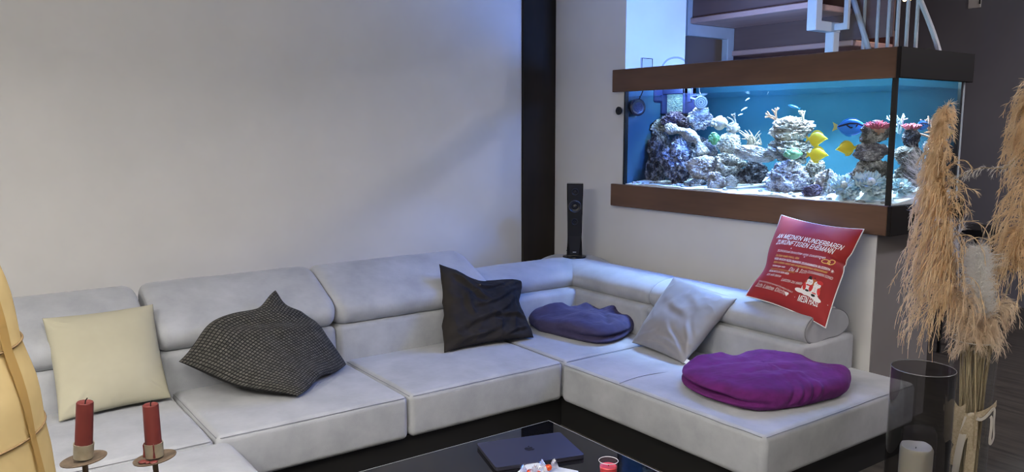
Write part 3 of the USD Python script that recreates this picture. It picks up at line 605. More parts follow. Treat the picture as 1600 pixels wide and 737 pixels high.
# laptop
lc = [zat(741.6, 692, ZT + .016), zat(770.9, 731.4, ZT + .016), zat(914.9, 709.5, ZT + .016), zat(880, 674, ZT + .016)]
ctr = sum(lc) / 4; ex = (lc[2] - lc[1]) + (lc[3] - lc[0]); ex /= np.linalg.norm(ex); LW, LD = .355, .245
Ml = frame_from([ctr[0], ctr[1], ZT], ex, [0, 0, 1]); rr = lambda w, d, r: sg.box(-w / 2 + r, -d / 2 + r, w / 2 - r, d / 2 - r).buffer(r, 8)
lp = thing('laptop', 'closed silver laptop with a dark fruit logo on the lid', 'laptop', [ctr[0], ctr[1], ZT])
alu = plain('anodised_aluminium', (.13, .13, .19), .38, metallic=.9)
obj('base', moved(poly_prism(rr(LW, LD, .012), .0085, .0016), Ml), alu, lp)
obj('foot', moved(poly_prism(shapely.union_all([aff.translate(sg.Point(0, 0).buffer(.006), sx * .15, sy * .10) for sx in (-1, 1) for sy in (-1, 1)]), .0016), Ml), M['black'], lp)
obj('lid', moved(poly_prism(rr(LW, LD, .012), .0052, .0108), Ml), alu, lp)
apple = shapely.union_all([E_(-.0075, .001, .0105, .0135), E_(.0075, .001, .0105, .0135), E_(-.005, -.010, .007, .0055), E_(.005, -.010, .007, .0055), sg.box(-.006, -.012, .006, .010)]).difference(E_(.0185, .003, .008, .008)).difference(E_(0, .0155, .0032, .0035))
leaf = aff.translate(aff.rotate(E_(0, 0, .0062, .0030).intersection(E_(.0008, .0012, .0062, .0032)), 55), .003, .0195)
obj('logo', moved(poly_prism(aff.scale(shapely.union_all([apple, leaf]), 1.1, 1.1, origin=(0, 0)), .0003, .0160), Ml), plain('logo_dark', (.012, .012, .02), .25), lp, smooth=False)
# plate with chocolates
pc = np.array([2.625, -2.165, ZT])
plate = thing('plate', 'square white plate of wrapped chocolates at the table edge', 'plate', pc)
Mp = trimesh.transformations.rotation_matrix(math.radians(28), [0, 0, 1]); Mp[:3, 3] = pc
t = soft_box(-.10, .10, -.10, .10, 0, .012, .006, -.004, 0, 3, 0, 10); obj('dish', moved(t, Mp), mottled('white_porcelain', (.62, .66, .72), (.66, .70, .75), 3, .25), plate, smooth=True)
foil = MAT('clear_foil', {'t': ('transparent_bsdf', {'color': (.95, .95, .97)}), 'g': ('glossy_bsdf', {'color': (.95, .95, 1.0), 'roughness': .18}), 'x': ('mix_closure', {'fac': .55})}, [('t.BSDF', 'x.closure1'), ('g.BSDF', 'x.closure2')], surface='x.closure')
ball = mottled('red_gold_foil', (.45, .025, .012), (.80, .13, .03), 40, .22, .3, 120, metallic=.55)
def candy(x, y, dep_z, label, seed):
    p = at(x, y, 'z', ZT + .012 + dep_z); r0 = np.random.default_rng(seed)
    k = thing('wrapped_chocolate', label, 'sweet', p - [0, 0, .013], group='wrapped chocolates on the plate')
    s = trimesh.creation.icosphere(3, .0125); s.apply_translation(p); obj('ball', s, ball, k, smooth=True)
    for sgn in (-1, 1):
        d = np.array([r0.normal(0, .3) + sgn * RT[0], r0.normal(0, .3) + sgn * RT[1], .25 + r0.uniform(0, .3)]); d /= np.linalg.norm(d)
        e = np.cross(d, [0, 0, 1]); e /= np.linalg.norm(e); g = np.cross(e, d); V = []; n = 22
        for L, rad in ((.011, .004), (.018, .010), (.027, .017), (.033, .020)):
            for j in range(n):
                a = 2 * math.pi * j / n; zig = 1 + .35 * (-1) ** j * (L > .012) + r0.uniform(-.1, .1)
                V.append(p + d * (L + r0.uniform(-.002, .002)) + (e * math.cos(a) + g * math.sin(a) * .7) * rad * zig)
        fs = [[i * n + j, i * n + (j + 1) % n, (i + 1) * n + (j + 1) % n] for i in range(3) for j in range(n)] + [[i * n + j, (i + 1) * n + (j + 1) % n, (i + 1) * n + j] for i in range(3) for j in range(n)]
        obj('wrapper', trimesh.Trimesh(np.array(V), np.array(fs), process=False), foil, k, smooth=False)
candy(857, 730, .013, 'red foil chocolate with clear twisted wrapper beside the tumbler', 1)
candy(828, 738, .013, 'red foil chocolate at the front edge of the plate', 2)
candy(842, 741, .010, 'red foil chocolate mostly below the picture edge', 3)
# red candle in a tumbler
jc = zat(950.7, 719.5, ZT + .085); JR = .0285 * 1.22
jr = thing('candle_glass', 'small clear tumbler holding a red wax candle', 'candle', [jc[0], jc[1], ZT])
cg = pane_mat('clear_glass', (.96, .97, .97), .0, 1.5)
J = [jc[0], jc[1], ZT]
obj('glass', lathe([(0, .0005), (JR * .80, .0005), (JR * .84, .004), (JR * 1.0, .084), (JR * 1.0, .086), (JR * .95, .086), (JR * .94, .083), (JR * .78, .008), (0, .008)], J, 48), cg, jr, smooth=40)
obj('rim', tube([[J[0] + JR * .975 * math.cos(a), J[1] + JR * .975 * math.sin(a), ZT + .086] for a in np.arange(48) * 2 * math.pi / 48], .0012, 6, closed=True), plain('glass_rim', (.75, .78, .8), .15), jr, smooth=True)
obj('wax', lathe([(0, .009), (JR * .76, .009), (JR * .885, .064), (JR * .80, .068), (JR * .3, .066), (0, .066)], J, 40), plain('red_wax', (.62, .055, .07), .35, subsurface_weight=.2, subsurface_radius=(.01, .002, .002)), jr, smooth=40)
obj('wick', tube([[J[0], J[1], ZT + .065], [J[0] + .001, J[1], ZT + .072]], .0012, 6), M['black'], jr)

# ------------------------------------------------------------------ paper floor lamp at the left edge
LC = atd(-186, 560, 1.42); LC[2] = 0
M['paper'] = MAT('rice_paper', {'tc': ('texture_coordinate', {}), 'n': ('noise_texture', {'scale': 9, 'detail': 5}), 'r': ('rgb_ramp', {'ramp': [(.3, (.44, .345, .18)), (.7, (.51, .41, .225))]}),
    'd': ('diffuse_bsdf', {}), 't': ('translucent_bsdf', {}), 'x': ('mix_closure', {'fac': .30})},
    [('tc.object', 'n.vector'), ('n.fac', 'r.fac'), ('r.color', 'd.color'), ('r.color', 't.color'), ('d.BSDF', 'x.closure1'), ('t.BSDF', 'x.closure2')], surface='x.closure')
lamp = thing('paper_floor_lamp', 'tall tapering cream rice paper floor lamp cut by the left edge', 'lamp', LC)
zk = [.05, .30, .56, .82, None, None, None, 1.62, 1.70]
def zl(y): return 1.6 - (y - 197) / F_PX * 1.42 * 1.0
z1, z2, z3 = zl(690), zl(546), zl(395)
ribs = [(.05, .30), (.28, .29), (.50, .275), (.73, .258), (z1, .238), (z2, .211), (z3, .176), (z3 + .17, .115), (z3 + .32, .06)]
prof = []
for (za, ra), (zb_, rb) in zip(ribs[:-1], ribs[1:]):
    for k in np.linspace(0, 1, 7)[:-1]: prof.append((ra + (rb - ra) * k + .006 * math.sin(math.pi * k), za + (zb_ - za) * k))
prof.append((ribs[-1][1], ribs[-1][0]))
sh = lathe(prof, LC, 72); v = sh.vertices; d = v[:, :2] - LC[:2]; d /= np.linalg.norm(d, axis=1, keepdims=True) + 1e-9
v[:, :2] += d * ((fbm(v * 9, 3, 4) - .5) * .012)[:, None]; sh.vertices = v
obj('shade', sh, M['paper'], lamp, smooth=True)
M['rib'] = plain('lamp_rib', (.16, .10, .045), .8)
for z, r in ribs:
    tilt = .03
    obj('rib', tube([[LC[0] + (r + .003) * math.cos(a), LC[1] + (r + .003) * math.sin(a), z] for a in np.arange(72) * 2 * math.pi / 72], .0022, 6, closed=True), M['rib'], lamp, smooth=True)
M['strip'] = MAT('brown_strip_paper', {'d': ('diffuse_bsdf', {'color': (.40, .27, .11)}), 't': ('translucent_bsdf', {'color': (.40, .27, .11)}), 'x': ('mix_closure', {'fac': .45})}, [('d.BSDF', 'x.closure1'), ('t.BSDF', 'x.closure2')], surface='x.closure')
va = math.atan2(CAM[1] - LC[1], CAM[0] - LC[0])
for off, wd in ((.98, .05),):
    V, fs = [], []
    zz = np.linspace(.06, ribs[-1][0] - .02, 60)
    for i, z in enumerate(zz):
        r = np.interp(z, [q[1] for q in prof], [q[0] for q in prof]) + .006
        wz = wd * (1 + .25 * math.sin(z * 17)); a0 = va + off + .03 * math.sin(z * 9)
        for a in np.linspace(a0 - wz, a0 + wz, 5): V.append([LC[0] + r * math.cos(a), LC[1] + r * math.sin(a), z])
    for i in range(59):
        for j in range(4): A = i * 5 + j; fs += [[A, A + 1, A + 6], [A, A + 6, A + 5]]
    obj('paper_strip', trimesh.Trimesh(np.array(V), np.array(fs), process=False), M['strip'], lamp, smooth=True)  # darker brown strip running up the lamp
obj('base', lathe([(0, 0), (.15, 0), (.15, .02), (.05, .03), (.012, .04), (.012, 1.2), (0, 1.2)], LC, 32), M['black'], lamp)
l = UsdLux.SphereLight.Define(stage, '/World/paper_lamp_light'); l.CreateRadiusAttr(.05); l.CreateIntensityAttr(5); l.CreateColorAttr(Gf.Vec3f(1, .8, .5)); light_xform(l, LC + [0, 0, .95])

# ------------------------------------------------------------------ iron candle stand with two red candles
M['iron'] = mottled('rusty_iron', (.10, .075, .055), (.20, .145, .10), 40, .55, .2, 200, metallic=.5)
M['cup'] = mottled('tarnished_cup', (.30, .27, .20), (.42, .38, .30), 25, .4, .1, 200, metallic=.6)
M['cwax'] = mottled('dusty_red_wax', (.085, .0115, .010), (.125, .019, .016), 8, .55, .05, 80)
DEP = 1.9
h1, h2 = atd(131, 718, DEP), atd(242, 716, DEP * 1.05)
mid = (h1 + h2) / 2
cs = thing('candle_stand', 'rusty iron candle stand with two drip dishes in the foreground', 'candle holder', [mid[0], mid[1], 0])
obj('foot', lathe([(0, 0), (.12, 0), (.12, .008), (.03, .02), (0, .02)], [mid[0], mid[1], 0], 32), M['iron'], cs)
obj('stem', tube([[mid[0], mid[1], .01], [mid[0], mid[1], h1[2] - .22]], .009, 10), M['iron'], cs)
def candle_parts(h, lean, tilt, hgt, label, drips, s):
    obj('arm', tube(spline([[mid[0], mid[1], h1[2] - .22], [mid[0] * .4 + h[0] * .6, mid[1] * .4 + h[1] * .6, h[2] - .21], [h[0], h[1], h[2] - .12], [h[0], h[1], h[2]]], 20), .0065, 10), M['iron'], cs)
    dm = lathe([(0, -.003), (.030, -.004), (.0500, .001), (.0505, .003), (.030, -.0005), (0, .001)], (0, 0, 0), 40)
    R_ = trimesh.transformations.rotation_matrix(tilt, FW); R_[:3, 3] = h
    dd = obj('drip_dish', moved(dm, R_), M['iron'], cs)
    ax = np.array([0, 0, 1.0]) + RT * lean; ax /= np.linalg.norm(ax)
    b0 = h + R_[:3, 2] * .006
    cd = thing('candle', label, 'candle', b0, group='red candles on the iron stand')
    F0 = frame_from(b0, np.cross(np.cross(ax, RT), ax), ax); F0[:3, 2] = ax; F0[:3, 0] = RT - ax * (RT @ ax); F0[:3, 0] /= np.linalg.norm(F0[:3, 0]); F0[:3, 1] = np.cross(ax, F0[:3, 0])
    obj('cup', moved(lathe([(0, .001), (.0215, .001), (.0222, .030), (.0226, .036), (.0205, .036), (.020, .004), (0, .004)], (0, 0, 0), 32), F0), M['cup'], cs)
    bd = lathe([(0, 0), (.0190, 0), (.0192, hgt * .4), (.0185, hgt - .002), (.0172, hgt), (.013, hgt - .003), (0, hgt - .005)], (0, 0, 0), 32)
    v = bd.vertices; v[:, :2] *= (1 + .04 * (fbm(v * 60, 2, s) - .5))[:, None]; bd.vertices = v
    obj('wax', moved(bd, F0), M['cwax'], cd, smooth=50)
    obj('wick', moved(tube([[0, 0, hgt - .006], [.001, 0, hgt + .004], [.005, 0, hgt + .010]], .0014, 6), F0), M['black'], cd)
    if drips:
        for a in (-2.5, -1.15, -.2):
            e = np.array([.0232 * math.cos(a), .0232 * math.sin(a), 0]); z0 = .004 if a != -.2 else .02
            obj('wax_drip', moved(tube([e + [0, 0, z0], e + [0, 0, .02], e * .99 + [0, 0, .034], e * .88 + [0, 0, .040]], [.0032, .0016, .0020, .001], 8), F0), M['cwax'], cd, smooth=True)
        for a, rr_ in ((-2.2, .010), (-1.2, .009), (-1.7, .006)):
            s_ = trimesh.creation.icosphere(2, 1); s_.apply_scale([rr_, rr_, .0035]); s_.apply_translation([.031 * math.cos(a), .031 * math.sin(a), -.003]); obj('wax_drip', moved(s_, F0), M['cwax'], cd, smooth=True)
candle_parts(h1, .10, -.10, .136, 'red candle with bent black wick, taller of the two on the stand', False, 2)
candle_parts(h2, -.015, -.12, .133, 'red candle with wax drips running over its metal cup', True, 3)

# ------------------------------------------------------------------ hurricane lantern with a pillar candle
HC = atd(1444, 560, 3.30); HC = np.array([HC[0], HC[1], 0]); hw = 47 / F_PX * 3.28
htop = at(1444, 571, 'z', 0) ; hz = 1.6 - (572 - 196) / F_PX * 3.30 * .995
hl = thing('hurricane_glass', 'tall smoked glass cylinder lantern standing beside the sofa end', 'lantern', HC)
smoke = pane_mat('smoked_glass', (.74, .74, .74), .0, 1.45)
obj('glass', lathe([(0, .002), (hw - .004, .002), (hw, .012), (hw, hz), (hw - .004, hz), (hw - .004, .012), (0, .008)], HC, 64), smoke, hl, smooth=40)
obj('rim', tube([[HC[0] + (hw - .002) * math.cos(a), HC[1] + (hw - .002) * math.sin(a), hz] for a in np.arange(64) * 2 * math.pi / 64], .0022, 6, closed=True), plain('smoked_rim', (.16, .16, .17), .15), hl, smooth=True)
cp = thing('candle', 'thick white pillar candle inside the smoked glass cylinder', 'candle', HC + [-.01, .0, .009])
chh = 1.6 - (699 - 196) / F_PX * 3.30 - .009
cw = lathe([(0, 0), (.062, 0), (.064, .01), (.064, chh - .012), (.058, chh), (.045, chh - .004), (.02, chh - .012), (0, chh - .012)], HC + [-.01, 0, .009], 40)
v = cw.vertices; k = v[:, 2] > chh * .6; v[:, :2] += np.stack([np.sin(v[:, 2] * 30) * .004, np.cos(v[:, 2] * 26) * .003], -1); v[k, 2] += (fbm(v[k] * 14, 2, 3) - .5) * .03; cw.vertices = v
obj('wax', cw, plain('ivory_wax', (.80, .76, .66), .4, subsurface_weight=.3, subsurface_radius=(.02, .015, .01)), cp, smooth=50)
obj('wick', tube([HC + [-.01, 0, chh - .005], HC + [-.008, 0, chh + .006]], .0015, 6), M['black'], cp)

# ------------------------------------------------------------------ floor vase with pampas grass
VD = 3.52
VC = atd(1522, 545, VD); vz = 1.6 - (527 - 196) / F_PX * VD * .993; VC = np.array([VC[0], VC[1], 0]); vr = 33.5 / F_PX * VD
va_ = thing('glass_vase', 'tall clear glass floor vase full of dried stems', 'vase', VC)
obj('glass', lathe([(0, .002), (vr * .86, .002), (vr * .88, .02), (vr, vz), (vr - .004, vz), (vr * .88 - .004, .024), (0, .02)], VC, 56), pane_mat('vase_glass', (.95, .96, .96), .0, 1.5), va_, smooth=40)
obj('rim', tube([[VC[0] + (vr - .002) * math.cos(a), VC[1] + (vr - .002) * math.sin(a), vz] for a in np.arange(56) * 2 * math.pi / 56], .0020, 6, closed=True), plain('vase_rim', (.70, .72, .72), .12), va_, smooth=True)
M['straw'] = mottled('dried_straw', (.30, .23, .13), (.55, .45, .29), 30, .8, stretch=(1, 1, .1))
M['burlap'] = mottled('burlap', (.42, .34, .22), (.60, .51, .37), 90, .95, .6, 400)
M['lace'] = plain('lace_ribbon', (.62, .58, .52), .9)
rs = np.random.default_rng(12)
for i in range(64):
    a, r = rs.uniform(0, 2 * math.pi), vr * .84 * math.sqrt(rs.uniform(0, 1)); r1 = r * rs.uniform(.55, .9); a1 = a + rs.uniform(-.5, .5)
    zt = vz + rs.uniform(-.03, .05)
    P = spline([[VC[0] + r1 * .7 * math.cos(a1), VC[1] + r1 * .7 * math.sin(a1), .028], [VC[0] + r1 * .8 * math.cos(a1), VC[1] + r1 * .8 * math.sin(a1), vz * .5], [VC[0] + r * .92 * math.cos(a), VC[1] + r * .92 * math.sin(a), zt]], 10)
    if i == 0: stems = thing('dried_stems', 'bundle of dried straw stems standing inside the glass vase', 'dried grass', VC + [0, 0, .026])
    obj('stem', tube(P, rs.uniform(.0016, .0034), 6), M['straw'], stems, smooth=True)
# burlap band, ribbon, bow
wb = thing('burlap_ribbon', 'burlap band and lace ribbon tied in a bow around the vase', 'ribbon', VC + [0, 0, .3])
zw = 1.6 - (632 - 196) / F_PX * VD
rz_ = lambda z: vr * (.88 + .12 * z / vz) + .004
ca = math.atan2(CAM[1] - VC[1], CAM[0] - VC[0])
V, fs = [], []; na = 64
for i, (z, o) in enumerate(((zw - .16, .002), (zw - .08, .003), (zw, .003), (zw + .028, .002))):
    for j in range(na):
        a = ca - 1.9 + j / (na - 1) * 1.75; zj = z + (.012 * math.sin(a * 9) if i in (0, 3) else 0); r = rz_(zj) + o; V.append([VC[0] + r * math.cos(a), VC[1] + r * math.sin(a), zj])
for i in range(3):
    for j in range(na - 1): A = i * na + j; fs += [[A, A + 1, A + na + 1], [A, A + na + 1, A + na]]
obj('band', trimesh.Trimesh(np.array(V), np.array(fs), process=False), M['burlap'], wb, smooth=True)
def strap(P, w, mat, name, th=.002):
    P = spline(P, 40); T = np.gradient(P, axis=0); T /= np.linalg.norm(T, axis=1, keepdims=True)
    out = P - VC; out[:, 2] = 0; out /= np.linalg.norm(out, axis=1, keepdims=True) + 1e-9
    sd = np.cross(T, out); sd /= np.linalg.norm(sd, axis=1, keepdims=True) + 1e-9; nn_ = np.cross(sd, T)
    V = np.concatenate([P + sd * w / 2, P - sd * w / 2, P - sd * w / 2 + nn_ * th, P + sd * w / 2 + nn_ * th]); n = len(P); fs = []
    for k in range(4):
        for i in range(n - 1):
            A, B = k * n + i, ((k + 1) % 4) * n + i; fs += [[A, B, B + 1], [A, B + 1, A + 1]]
    t = trimesh.Trimesh(V, np.array(fs), process=False); t.fix_normals(); obj(name, t, mat, wb, smooth=True)
cyl = lambda a, z, o=.010: np.array([VC[0] + (rz_(z) + o) * math.cos(ca + a), VC[1] + (rz_(z) + o) * math.sin(ca + a), z])
strap([cyl(a, zw - .004 - .012 * math.cos(a * 2) + .02 * a, .006) for a in np.linspace(-1.7, 1.4, 9)], .026, M['burlap'], 'tie')
kn = trimesh.creation.icosphere(3, 1); kn.apply_scale([.020, .014, .014]); kn.vertices += kn.vertex_normals * ((noise(kn.vertices * 90, 3) - .5) * .006)[:, None]; kn.apply_translation(cyl(.12, zw - .012, .012)); obj('knot', kn, M['burlap'], wb, smooth=True)
strap([cyl(.1, zw - .015, .016), cyl(-.10, zw - .09, .018), cyl(-.35, zw - .17, .014), cyl(-.48, zw - .25, .012)], .034, M['burlap'], 'tail')
strap([cyl(.14, zw - .02, .014), cyl(.18, zw - .12, .014), cyl(.16, zw - .22, .012), cyl(.18, zw - .36, .010)], .036, M['burlap'], 'tail')
strap([cyl(-.02, zw - .02, .014), cyl(-.2, zw - .13, .018), cyl(-.30, zw - .22, .016), cyl(-.36, zw - .29, .012)], .028, M['lace'], 'tail')
strap([cyl(.2, zw - .01, .014), cyl(.75, zw - .0, .012), cyl(1.0, zw + .02, .012), cyl(1.05, zw - .05, .016), cyl(1.02, zw - .12, .02), cyl(.88, zw - .13, .024), cyl(.82, zw - .06, .024), cyl(.80, zw - .01, .018)], .014, M['lace'], 'bow_loop')

def curves(path_parent, name, strands, widths, mat):
    path = path_parent + '/' + numbered(path_parent, name); base = BASE[path_parent]
    c = UsdGeom.BasisCurves.Define(stage, path); pts = np.vstack(strands) - base
    c.CreateTypeAttr('linear'); c.CreatePointsAttr(Vt.Vec3fArray.FromNumpy(pts.astype(np.float32)))
    c.CreateCurveVertexCountsAttr(Vt.IntArray.FromNumpy(np.array([len(s) for s in strands], np.int32)))
    c.CreateWidthsAttr(Vt.FloatArray.FromNumpy(np.concatenate(widths).astype(np.float32))); c.SetWidthsInterpolation('vertex')
    UsdShade.MaterialBindingAPI.Apply(c.GetPrim()).Bind(mat); tagp(c.GetPrim(), kind='stuff'); return path
def plume(label, axis_px, depth, t_range, n, length, spread, droop, lean, fine, col, width=.0011, up=0.0, seed=0, stem=True, fl=(.02, .035), scat=.35, profile=None):
    """axis_px: pixels along the stem from the vase up; branchlets leave the axis and hang down, each carrying short fine hairs"""
    r = np.random.default_rng(seed)
    A = spline([atd(x, y, d) for (x, y), d in zip(axis_px, depth)], 120)
    p = thing('pampas_grass', label, 'pampas grass', A[0], group='pampas plumes in the floor vase')
    if stem: obj('stem', tube(A, np.linspace(.0032, .0012, len(A)), 6), M['straw'], p, smooth=True)
    st_, wd_ = [], []
    for i in range(n):
        t = r.uniform(0, 1) ** .9; tt = t_range[0] + (t_range[1] - t_range[0]) * t
        o = A[int(tt * 119)]; T = A[min(119, int(tt * 119) + 2)] - A[max(0, int(tt * 119) - 2)]; T /= np.linalg.norm(T)
        k = profile(t) if profile else 1.0
        L = length * k * r.uniform(.55, 1.15)
        a = r.uniform(0, 2 * math.pi); side = np.cross(T, [math.cos(a), math.sin(a), .01]); side /= np.linalg.norm(side)
        d0 = T * up + side * spread + RT * (lean + r.normal(0, .12)); d0 /= np.linalg.norm(d0)
        m_ = 11; main = [o]; d = d0.copy(); ph = r.uniform(0, 6.28)
        for q in range(m_ - 1):
            main.append(main[-1] + d * L / (m_ - 1)); d = d + np.array([0, 0, -droop * (.5 + q / m_)]) + r.normal(0, .07, 3) + RT * .10 * math.sin(ph + q * 1.1); d /= np.linalg.norm(d)
        main = np.array(main); st_.append(main); wd_.append(np.linspace(width * 1.4, width * .7, m_))
        for f in range(fine):
            q0 = r.integers(1, m_ - 1); s0 = main[q0] + (main[q0 - 1] - main[q0]) * r.uniform(0, 1); dd = main[q0] - main[q0 - 1]; dd /= np.linalg.norm(dd) + 1e-9
            dd = dd + r.normal(0, scat, 3); dd /= np.linalg.norm(dd); l_ = r.uniform(*fl); s = [s0]
            for q in range(3):
                s.append(s[-1] + dd * l_ / 3); dd = dd + np.array([0, 0, -droop * .35]); dd /= np.linalg.norm(dd)
            st_.append(np.array(s)); wd_.append(np.linspace(width, width * .35, 4))
    curves(p, 'plume', st_, wd_, col)
    return p
def straw(name, a, b): 
    return MAT(name, {'n': ('object_info', {}), 'g': ('geometry', {}), 'no': ('noise_texture', {'scale': 14, 'detail': 3}), 'r': ('rgb_ramp', {'ramp': [(.3, a), (.7, b)]}), 'p': ('diffuse_bsdf', {}), 't': ('translucent_bsdf', {}), 'x': ('mix_closure', {'fac': .45})},
               [('g.position', 'no.vector'), ('no.fac', 'r.fac'), ('r.color', 'p.color'), ('r.color', 't.color'), ('p.BSDF', 'x.closure1'), ('t.BSDF', 'x.closure2')], surface='x.closure')
M['pampas'] = straw('tan_pampas', (.72, .53, .32), (.94, .77, .54)); M['pampas_pale'] = straw('pale_pampas', (.88, .86, .80), (.95, .94, .90)); M['pampas_white'] = straw('white_pampas', (.93, .93, .93), (.97, .97, .97)); M['pampas_brown'] = straw('rosy_pampas', (.72, .57, .42), (.92, .80, .65))
D = VD
plume('tall tan pampas plume in front of the aquarium side pane', [(1512, 700), (1510, 560), (1497, 480), (1484, 380), (1474, 280), (1475, 200), (1480, 166)], [D, D, D, D - .06, D - .1, D - .12, D - .12], (.40, .995), 540, .33, .27, .55, -.26, 22, M['pampas'], .0025, .30, seed=1, profile=lambda t: 1.15 - .99 * max(0, (t - .12) / .88) ** .85)
plume('tan pampas plume cut by the right edge of the picture', [(1530, 700), (1538, 560), (1568, 470), (1598, 380), (1611, 280), (1618, 200), (1626, 120)], [D, D, D, D - .03, D - .05, D - .05, D - .05], (.48, .99), 540, .30, .40, .60, -.05, 22, M['pampas'], .0025, .25, seed=2, profile=lambda t: 1.0 - .45 * t)
plume('short fluffy white pampas plume in the middle of the vase', [(1524, 700), (1530, 560), (1538, 520), (1536, 460), (1529, 400), (1527, 385)], [D - .03, D - .05, D - .08, D - .1, D - .1, D - .1], (.66, .99), 600, .055, 1.3, .06, 0, 12, M['pampas_white'], .0008, .7, seed=3, fl=(.015, .04), scat=.7)
plume('white feathery tips behind the fluffy plume', [(1520, 700), (1524, 560), (1524, 480), (1526, 430), (1527, 405)], [D - .08] * 5, (.88, .99), 70, .12, .75, .16, 0, 14, M['pampas_white'], .0008, 1.0, seed=4, fl=(.02, .05))
plume('white wispy plume leaning left behind the tall tan one', [(1514, 700), (1512, 560), (1500, 470), (1478, 380), (1456, 310), (1446, 255)], [D + .1, D + .1, D + .08, D + .08, D + .06, D + .06], (.62, .99), 200, .14, .6, .02, -.2, 14, M['pampas_white'], .0008, 1.0, seed=5, fl=(.02, .06))
plume('white wisp rising right of the tall tan plume', [(1518, 700), (1514, 560), (1508, 480), (1502, 420), (1494, 350)], [D + .1] * 5, (.62, .99), 80, .10, .55, .05, .15, 12, M['pampas_white'], .0008, 1.0, seed=6, fl=(.02, .05))
plume('rosy brown pampas tuft drooping over the left of the rim', [(1518, 640), (1514, 540), (1508, 480), (1500, 450), (1494, 440)], [D - .03, D - .06, D - .08, D - .1, D - .1], (.45, .99), 200, .12, .6, .45, -.05, 18, M['pampas_brown'], .0014, .4, seed=7)
plume('rosy brown pampas tuft drooping over the right of the rim', [(1530, 640), (1534, 540), (1548, 492), (1562, 476), (1576, 478)], [D - .03, D - .06, D - .08, D - .08, D - .08], (.55, .99), 180, .12, .5, .50, .05, 18, M['pampas_brown'], .0014, .4, seed=8)
plume('thin arching grass sprig reaching from the right plume', [(1606, 230), (1590, 245), (1570, 262), (1540, 262), (1510, 270), (1488, 285)], [D - .05] * 6, (.10, .99), 40, .05, .5, .25, -.3, 8, M['pampas_pale'], .0010, .6, seed=9, fl=(.012, .022))

# ------------------------------------------------------------------ aquarium
TX0_, TX1_, TY0_, TY1_ = XJ + .003, 2.664, -.018, .660       # glass box (outer)
ZG0, ZG1, ZWAT = 1.075, 1.900, 1.802
aq = thing('aquarium', 'long marine aquarium with dark wooden trims set into the wall opening', 'aquarium', (1.7, .32, 1.062))
M['glass'] = pane_mat('aquarium_glass', (.97, .985, .985), .0, 1.22)
M['silicone'] = plain('black_silicone', (.003, .003, .004), .35)
M['backblue'] = mottled('blue_back_panel', (.026, .092, .130), (.034, .112, .158), 1.4, .9, specular_ior_level=0.0)
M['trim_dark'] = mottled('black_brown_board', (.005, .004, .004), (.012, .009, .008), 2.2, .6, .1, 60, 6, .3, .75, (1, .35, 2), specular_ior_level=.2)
TZ0, TZ1, BZ0, BZ1 = 1.834, 1.982, 1.062, 1.212
A0, A1, AY0, AY1 = .678, 2.690, -.043, .700
obj('bottom_plate', box(TX0_, TX1_, .0, TY1_, 1.0625, 1.078), M['black'], aq, smooth=False)
th = .010
obj('front_pane', box(TX0_, TX1_, TY0_, TY0_ + th, ZG0, ZG1), M['glass'], aq, smooth=False)
obj('side_pane', box(TX1_ - th, TX1_, TY0_ + th, TY1_ - th, ZG0, ZG1), M['glass'], aq, smooth=False)
obj('side_pane', box(TX0_, TX0_ + th, TY0_ + th, TY1_ - th, ZG0, ZG1), plain('left_panel_blue', (.05, .12, .18), .3), aq, smooth=False)
obj('back_panel', box(TX0_, TX1_, TY1_ - th, TY1_, ZG0, ZG1), M['backblue'], aq, smooth=False)
obj('corner_strip', cat_(box(TX1_ - .030, TX1_ - .001, TY0_ + th, TY0_ + th + .006, ZG0, ZG1), box(TX1_ - th - .006, TX1_ - th, TY0_ + th, TY0_ + .034, ZG0, ZG1), box(TX1_ - .013, TX1_ + .002, TY0_ - .001, TY0_ + .012, ZG0, ZG1)), M['silicone'], aq, smooth=False)
obj('corner_strip', box(TX0_ + th, TX0_ + th + .012, TY0_ - .001, TY0_ + .03, ZG0, ZG1), M['silicone'], aq, smooth=False)
obj('corner_strip', cat_(box(TX1_ - th - .006, TX1_ + .001, TY1_ - .034, TY1_ - .014, ZG0, ZG1)), M['silicone'], aq, smooth=False)
obj('pane_edge', box(TX1_ - .004, TX1_ + .004, TY1_ - .012, TY1_ + .002, ZG0, ZG1), MAT('lit_glass_edge', {'d': ('diffuse_bsdf', {'color': (.85, .9, .95)}), 't': ('translucent_bsdf', {'color': (.85, .92, 1.0)}), 'x': ('mix_closure', {'fac': .6})}, [('d.BSDF', 'x.closure1'), ('t.BSDF', 'x.closure2')], surface='x.closure'), aq, smooth=False, label='white strip for the lit edge of the rear glass pane')  # light shining in the glass edge is put into the white colour
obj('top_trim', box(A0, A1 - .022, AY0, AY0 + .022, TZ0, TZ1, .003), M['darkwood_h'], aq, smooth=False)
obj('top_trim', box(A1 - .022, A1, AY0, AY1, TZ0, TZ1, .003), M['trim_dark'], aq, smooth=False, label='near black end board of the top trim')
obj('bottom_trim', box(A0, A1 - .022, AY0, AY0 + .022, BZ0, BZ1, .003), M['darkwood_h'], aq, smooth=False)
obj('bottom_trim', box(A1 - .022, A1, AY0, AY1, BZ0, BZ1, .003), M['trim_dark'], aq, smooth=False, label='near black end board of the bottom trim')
obj('rear_trim', box(TX0_, A1 - .022, AY1 - .022, AY1, TZ0, TZ1), M['trim_dark'], aq, smooth=False)
obj('support', box(XW + .001, A1 - .025, .01, .60, 1.062, 1.078), M['black'], aq, smooth=False)
